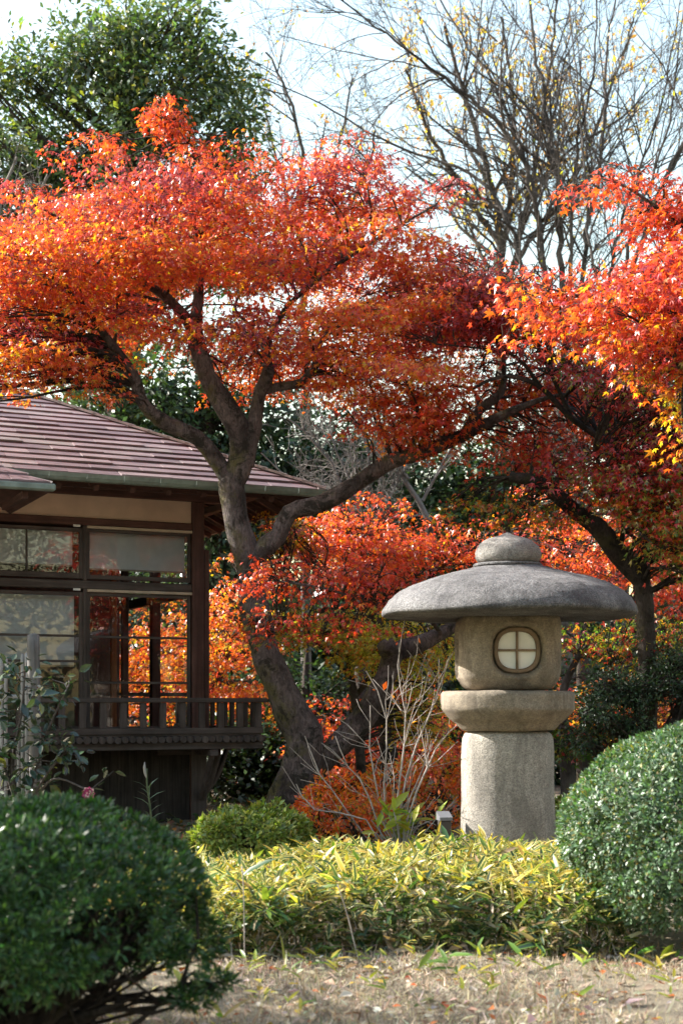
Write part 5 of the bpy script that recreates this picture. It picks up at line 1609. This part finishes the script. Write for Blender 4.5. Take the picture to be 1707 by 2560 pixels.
# ------------------------------------------------------------------ dry lawn: blades, litter, small green sprouts
def build_lawn():
    rng = rng_of(95)
    n = 52000
    x = rng.uniform(-2.6, 3.0, n); y = 5.2 + rng.uniform(0, 1, n) ** .9 * 3.4
    pos = np.stack([x, y, np.zeros(n)], -1)
    a = rng.uniform(0, 6.283, n)
    lean = np.abs(rng.normal(0, 1, n))
    tip = np.stack([np.cos(a) * lean, np.sin(a) * lean, np.full(n, .55)], -1)
    nor = rng.normal(0, .4, (n, 3)) + np.array([0, -.6, .6])
    size = .036 * np.exp(rng.normal(0, .4, n))
    pal = [(.44, .37, .28), (.32, .26, .19), (.60, .53, .43), (.16, .125, .09), (.16, .20, .045)]
    col = pick(rng, n, pal, [.34, .27, .22, .13, .04])
    o = link('lawn', leaf_cloud('lawn', NEEDLE, pos, tip, nor, size, col), M['dry'])
    tag(o, 'dry straw coloured lawn in the foreground', 'grass', kind='stuff')
    n = 2600
    x = rng.uniform(-2.6, 3.0, n); y = 5.2 + rng.uniform(0, 1, n) * 3.6
    pos = np.stack([x, y, rng.uniform(.012, .035, n)], -1)
    a = rng.uniform(0, 6.283, n)
    col = pick(rng, n, [(.34, .27, .19), (.50, .44, .36), (.18, .11, .07), (.42, .12, .04), (.45, .33, .05)], [.36, .3, .17, .10, .07])
    o = link('leaf_litter', leaf_cloud('leaf_litter', FOLD, pos, np.stack([np.cos(a), np.sin(a), rng.normal(0, .25, n)], -1), rng.normal(0, .35, (n, 3)) + np.array([0, 0, 1.0]), .05 * np.exp(rng.normal(0, .35, n)), col), M['dry'])
    tag(o, 'scattered fallen leaves on the dry lawn', 'leaf litter', kind='stuff')
    # small green bamboo sprouts
    POS, TIP, NOR = [], [], []
    for k in range(150):
        c = np.array([rng.uniform(-1.9, 2.6), 8.35 - abs(rng.normal(0, .55)), 0])
        if k < 30: c[1] = rng.uniform(6.4, 8)
        m = int(rng.integers(2, 5))
        for q in range(m):
            a = rng.uniform(0, 6.283)
            POS.append(c + np.array([0, 0, rng.uniform(.02, .06)])); TIP.append((math.cos(a), math.sin(a), rng.uniform(.3, 1.2))); NOR.append((rng.normal(0, .4), -.4, 1))
    POS = np.array(POS); n = len(POS)
    o = link('sprouts', leaf_cloud('sprouts', SASA, POS, np.array(TIP), np.array(NOR), .075 * np.exp(rng.normal(0, .35, n)), pick(rng, n, [(.22, .26, .03), (.10, .18, .03), (.36, .34, .05)], [.4, .3, .3])), M['sasa'])
    tag(o, 'small yellow green bamboo sprouts along the edge of the lawn', 'sprouts', kind='stuff')
build_lawn()

def build_undergrowth():
    rng = rng_of(97)
    n = 9000
    x = rng.uniform(-4.5, 5.0, n); y = rng.uniform(10.6, 21, n)
    clump = np.sin(x * 2.3 + 1) * np.cos(y * 1.7) + rng.normal(0, .6, n)
    hh = np.clip(.04 + .10 * clump, .015, .28) * rng.uniform(.3, 1, n)
    a = rng.uniform(0, 6.283, n)
    litter = hh < .03
    col = pick(rng, n, [DG, GG, (.05, .07, .03)], [.4, .4, .2])
    col = np.where(litter[:, None], pick(rng, n, [(.20, .12, .07), (.30, .10, .03), (.26, .19, .12), (.38, .16, .04)], [.35, .2, .3, .15]), col)
    o = link('undergrowth', leaf_cloud('undergrowth', FOLD, np.stack([x, y, hh], -1), np.stack([np.cos(a), np.sin(a), rng.normal(.2, .4, n)], -1), rng.normal(0, .4, (n, 3)) + np.array([0, -.1, 1.0]), .10 * np.exp(rng.normal(0, .3, n)), col), M['ever'])
    tag(o, 'low dark ground plants and fallen leaves under the trees', 'undergrowth', kind='stuff')
build_undergrowth()

# ------------------------------------------------------------------ bare twiggy shrub beside the lantern
def twig_shrub():
    d = 12.9
    base = P(900, 1930, d)
    lim = []
    for L in [[(900, 1970, 9, d), (915, 1800, 7, d), (930, 1640, 5, d), (915, 1530, 4, d), (932, 1405, 2.5, d)],
              [(905, 1970, 9, d), (930, 1790, 7, d), (985, 1640, 6, d), (1030, 1520, 4, d), (1072, 1445, 2.5, d)],
              [(890, 1970, 8, d - .1), (850, 1830, 6, d - .1), (800, 1760, 4, d - .1), (770, 1690, 3, d - .1)],
              [(895, 1970, 8, d + .1), (880, 1800, 6, d + .1), (890, 1650, 5, d + .1), (840, 1540, 3, d + .1)],
              [(905, 1970, 9, d - .1), (960, 1820, 7, d - .1), (1000, 1720, 5, d - .1), (1055, 1660, 3, d - .1)],
              [(880, 1975, 7, d), (790, 1850, 5, d), (735, 1780, 4, d), (700, 1690, 3, d)],
              [(880, 1975, 7, d - .2), (840, 1880, 5, d - .2), (720, 1860, 4, d - .2), (680, 1800, 3, d - .2)],
              [(915, 1970, 7, d), (950, 1900, 5, d), (1000, 1880, 4, d), (1050, 1830, 3, d)],
              [(900, 1970, 8, d + .2), (870, 1840, 6, d + .2), (850, 1720, 5, d + .2), (850, 1620, 3, d + .2)],
              [(910, 1970, 8, d + .1), (945, 1830, 6, d + .1), (975, 1760, 5, d + .1), (990, 1700, 3, d + .1)]]:
        lim.append(L)
    bare_tree('twig_shrub', 'leafless pale twiggy shrub growing left of the lantern pillar', (base.x, d, 0), None, lim, 101, 'twig_pale', .0042,
              (40, .05, [ORANGE, AMBER], [.5, .5]), cat='shrub', dens=2.0, maxn=420, bend=.16, up=.08, child=(.16, .40), thin=.76)
twig_shrub()

# ------------------------------------------------------------------ broad leaved yellow green plant and marker post
def aspidistra():
    d = 12.6
    rng = rng_of(111)
    c = P(1010, 1985, d)
    root = empty('broadleaf_plant', (c.x - .2, d, 0), 0, 'broad leaved yellow green plant at the lantern foot', 'plant')
    n = 52
    pos = np.stack([c.x - .34 + rng.normal(0, .12, n), d + rng.normal(0, .12, n), np.full(n, .22) + rng.uniform(0, .30, n)], -1)
    a = rng.uniform(0, 6.283, n)
    tip = np.stack([np.cos(a), np.sin(a) * .7 - .2, rng.normal(.35, .5, n)], -1)
    nor = rng.normal(0, .5, (n, 3)) + np.array([0, -.5, 1])
    col = pick(rng, n, [(.26, .32, .03), (.16, .24, .03), (.40, .36, .04)], [.5, .3, .2])
    leaf_parts(root, (OVAL_T[0] * np.array([.62, 1, 1]), OVAL_T[1]), pos, tip, nor, .15 * np.exp(rng.normal(0, .25, n)), col, M['sasa'], variants=8)
    tb = Tubes()
    for p in pos: tb.add([(c.x - .34 + rng.normal(0, .03), d + rng.normal(0, .03), 0), ((c.x - .34 + p[0]) / 2, p[1], p[2] * .6), p], [.006, .005, .004], 5, cap=False)
    link('stems', tb.mesh('stems'), M['bamboo'], root)
aspidistra()

def marker_post():
    d = 12.3
    c = P(1020, 1900, d)
    w = PW(26, d) / 2
    top = P(1018, 1868, d).z
    root = empty('marker_post', (c.x, d, 0), R(12), 'short dark square post with a slanted grey cap beside the lantern', 'post')
    prism('shaft', (-w, -w, -.05), (w, w, top - .06), M['post_metal'], root, .006)
    v = [(-w - .008, -w - .008, top - .058), (w + .008, -w - .008, top - .058), (w + .008, w + .008, top - .058), (-w - .008, w + .008, top - .058),
         (-w - .008, -w - .008, top - .03), (w + .008, -w - .008, top - .03), (w + .008, w + .008, top + .015), (-w - .008, w + .008, top + .015)]
    link('cap', py_mesh('cap', v, [(3, 2, 1, 0), (4, 5, 6, 7), (0, 1, 5, 4), (1, 2, 6, 5), (2, 3, 7, 6), (3, 0, 4, 7)]), M['cap_metal'], root, world_space=False)
marker_post()

# ------------------------------------------------------------------ left: grey post, bamboo fence, camellia, lily
def left_corner():
    rng = rng_of(121)
    d = 13.2
    p = P(79, 1900, d)
    w = PW(29, d) / 2
    top = P(79, 1458, d).z
    t = Tubes()
    zs = np.linspace(0, top, 14)
    t.add([(p.x + .01 * math.sin(z * 2), d, z) for z in zs], [w * (1 + .04 * math.sin(z * 5)) for z in zs], 12, .03, rng)
    o = link('wooden_post', t.mesh('wooden_post'), M['grey_post'])
    tag(o, 'weathered grey wooden post rising beside the camellia at the left', 'post')
    d2 = 13.6
    root = empty('bamboo_fence', (P(20, 1900, d2).x, d2, 0), 0, 'pale bamboo pole fence behind the camellia at the left edge', 'fence')
    for xd, wd, yt in ((4, 10, 1508), (14, 9, 1512), (52, 8, 1502), (62, 9, 1500), (-20, 10, 1505), (-45, 10, 1507), (33, 9, 1700), (43, 8, 1690), (-70, 10, 1506)):
        q = P(xd, 1800, d2); tz = P(xd, yt, d2).z
        tt = Tubes()
        zz = np.linspace(0, tz, 22)
        rr = [PW(wd, d2) / 2 * (1.14 if i % 5 == 0 else 1.0) for i in range(22)]
        tt.add([(q.x, d2 + rng.normal(0, .004), z) for z in zz], rr, 9)
        link('pole', tt.mesh('pole'), M['bamboo'], root)
    tt = Tubes(); a = P(-80, 1600, d2 + .05); b = P(85, 1600, d2 + .05)
    tt.add([a, (a + b) / 2, b], [.022] * 3, 9)
    link('cross_pole', tt.mesh('cross_pole'), M['bamboo'], root)
    # camellia
    d3 = 12.4
    cb = P(40, 1900, d3)
    root = empty('camellia', (cb.x, d3, 0), 0, 'dark glossy camellia bush with one pink flower at the left edge', 'camellia')
    tb = Tubes()
    limbs = [[(45, 2020, 16, d3), (45, 1900, 13, d3), (30, 1760, 9, d3), (50, 1640, 6, d3), (60, 1530, 3, d3)],
             [(45, 1900, 10, d3), (80, 1780, 8, d3), (110, 1680, 6, d3 - .1), (160, 1570, 3, d3 - .1)],
             [(45, 1900, 9, d3), (100, 1790, 6, d3 - .2), (150, 1730, 5, d3 - .3), (180, 1720, 3, d3 - .3)],
             [(60, 1880, 7, d3), (120, 1790, 5, d3 - .2), (200, 1812, 4, d3 - .3), (225, 1800, 3, d3 - .3), (262, 1770, 2, d3 - .3)],
             [(40, 1850, 8, d3), (0, 1720, 6, d3), (-20, 1600, 4, d3)], [(45, 1920, 8, d3), (-10, 1820, 6, d3 - .2), (-60, 1700, 4, d3 - .2)]]
    sk = []
    for L in limbs:
        pl = spline(limb_px(L), .06)
        tb.add(pl[:, :3], pl[:, 3], 7, .03, rng); sk.append(pl)
    spots = [(10, 1560), (45, 1600), (60, 1520), (35, 1650), (80, 1570), (120, 1560), (160, 1560), (140, 1590), (100, 1620), (60, 1690), (20, 1700), (-20, 1640), (100, 1700), (130, 1730), (160, 1715),
             (175, 1735), (140, 1700), (150, 1755), (90, 1750), (50, 1760), (15, 1770), (-20, 1760), (60, 1810), (110, 1800), (20, 1830), (-40, 1560), (-50, 1700), (0, 1620), (40, 1560), (115, 1650), (-30, 1820), (45, 1720), (70, 1640), (20, 1540), (90, 1600), (65, 1760), (30, 1800), (-10, 1730), (75, 1830), (130, 1680), (110, 1760), (0, 1590), (50, 1670)]
    POS, TIP = [], []
    for xd, yd in spots:
        c = np.array(P(xd, yd, d3 + rng.uniform(-.3, .2)))
        allp = np.concatenate(sk)
        s = allp[np.argmin(np.linalg.norm(allp[:, :3] - c, axis=1)), :3]
        tb.add([s, (s + c) / 2 + rng.normal(0, .02, 3), c], [.006, .005, .003], 5, cap=False)
        for k in range(11):
            o = nm(rng.normal(0, 1, 3)) * np.array([1, 1, .7])
            POS.append(c + o * rng.uniform(.01, .15)); TIP.append(o + np.array([0, -.1, -.15]))
    for xd, yd in ((205, 1795), (235, 1770), (228, 1805), (248, 1768), (264, 1772), (212, 1812), (250, 1782), (240, 1762)):
        POS.append(np.array(P(xd, yd, d3 - .3))); o = nm(rng.normal(0, 1, 3)); TIP.append(o + np.array([.2, 0, .2]))
    link('stems', tb.mesh('stems'), M['bark_grey'], root)
    POS, TIP = np.array(POS), np.array(TIP)
    n = len(POS)
    NOR = rng.normal(0, .4, (n, 3)) + np.array([0, -.45, .9])
    SZ = .10 * np.exp(rng.normal(0, .18, n))
    CL = pick(rng, n, [(.028, .052, .026), (.04, .07, .03), (.018, .034, .02), (.10, .10, .02)], [.4, .3, .26, .04])
    order = np.argsort(POS[:, 1])
    q, r_ = order[:300], order[300:]
    leaf_parts(root, OVAL_T, POS[q], TIP[q], NOR[q], SZ[q], CL[q], M['camellia'], variants=14)
    if len(r_): link('foliage', leaf_cloud('foliage', OVAL_T, POS[r_], TIP[r_], NOR[r_], SZ[r_], CL[r_]), M['camellia'], root)['kind'] = 'stuff'
    # flower: rings of petals
    fc = np.array(P(204, 1822, d3 - .32))
    pos, tip, nor, sz = [], [], [], []
    for ring, (m, el, s) in enumerate(((9, .15, .062), (8, .6, .052), (6, 1.1, .042), (4, 1.9, .032))):
        for k in range(m):
            a = k * 6.283 / m + ring * .4
            dv = np.array([math.cos(a), -el * .6 - .2, math.sin(a)])
            pos.append(fc); tip.append(dv); nor.append(np.array([-.3 * math.cos(a), -1, -.3 * math.sin(a)])); sz.append(s)
    m = len(pos)
    wide = (OVAL_T[0] * np.array([1.9, 1, 1]), OVAL_T[1])
    col = pick(rng, m, [(.42, .05, .17), (.50, .12, .26), (.66, .45, .52)], [.5, .3, .2])
    fl = link('flower', leaf_cloud('flower', wide, np.array(pos), np.array(tip), np.array(nor), np.array(sz), col), M['petal'], root)
    # lily
    d4 = 12.8
    lb = P(345, 1890, d4)
    root = empty('lily_plant', (lb.x, d4, 0), 0, 'tall thin lily stem with narrow leaves and a seed pod against the dark boards', 'plant')
    pl = spline(limb_px([(350, 2000, 5, d4), (348, 1880, 4.5, d4), (338, 1800, 4, d4), (338, 1765, 3, d4)]), .05)
    t = Tubes(); t.add(pl[:, :3], pl[:, 3], 7); link('stem', t.mesh('stem'), M['camellia_stem'], root)
    pos, tip = [], []
    for k in range(26):
        i = int((.18 + .72 * k / 26) * (len(pl) - 1))
        a = k * 2.4
        pos.append(pl[i, :3]); tip.append((math.cos(a), math.sin(a) * .6, .55))
    lil = (np.array([(-.03, 0, 0), (.03, 0, 0), (-.035, .5, .06), (.035, .5, .06), (0, 1, -.05)]), np.array([(0, 1, 3), (0, 3, 2), (2, 3, 4)]))
    m = len(pos)
    leaf_parts(root, lil, np.array(pos), np.array(tip), np.tile([[0, -.4, 1.0]], (m, 1)) + rng.normal(0, .15, (m, 3)), .14 * np.exp(rng.normal(0, .2, m)), pick(rng, m, [(.10, .14, .10), (.14, .17, .13)], [.5, .5]), M['sasa'], name='leaf', variants=5)
    t = Tubes(); pp = P(338, 1765, d4); p2 = P(336, 1742, d4)
    t.add([P(338, 1790, d4), P(334, 1775, d4), P(332, 1762, d4), P(333, 1750, d4)], [.004, .014, .012, .003], 8); link('seed_pod', t.mesh('seed_pod'), M['bamboo'], root)
M['camellia_stem'] = plain_mat('green_stem', (.08, .11, .06), .6, .3, .2)
left_corner()

# dry stalks standing in front of the hedge
def stalks():
    rng = rng_of(131)
    for k, (pts, lab) in enumerate([([(562, 2130, 3, 8.1), (560, 2060, 3, 8.1), (556, 1990, 2.5, 8.1)], 'thin dry stalk standing at the hedge left end'),
                                    ([(825, 2160, 3, 8.15), (800, 2110, 3, 8.15), (775, 2030, 2.5, 8.15)], 'thin bent dry stalk leaning in front of the bamboo hedge')]):
        o = limb_px(pts)
        o[0] = (o[0][0], o[0][1], -.02, o[0][3])
        pl = spline(o, .05)
        pl[:, 3] = np.maximum(pl[:, 3], .0035)
        t = Tubes(); t.add(pl[:, :3], pl[:, 3], 6)
        ob = link('dry_stalk', t.mesh('dry_stalk'), M['twig_pale'])
        tag(ob, lab, 'stalk')
stalks()
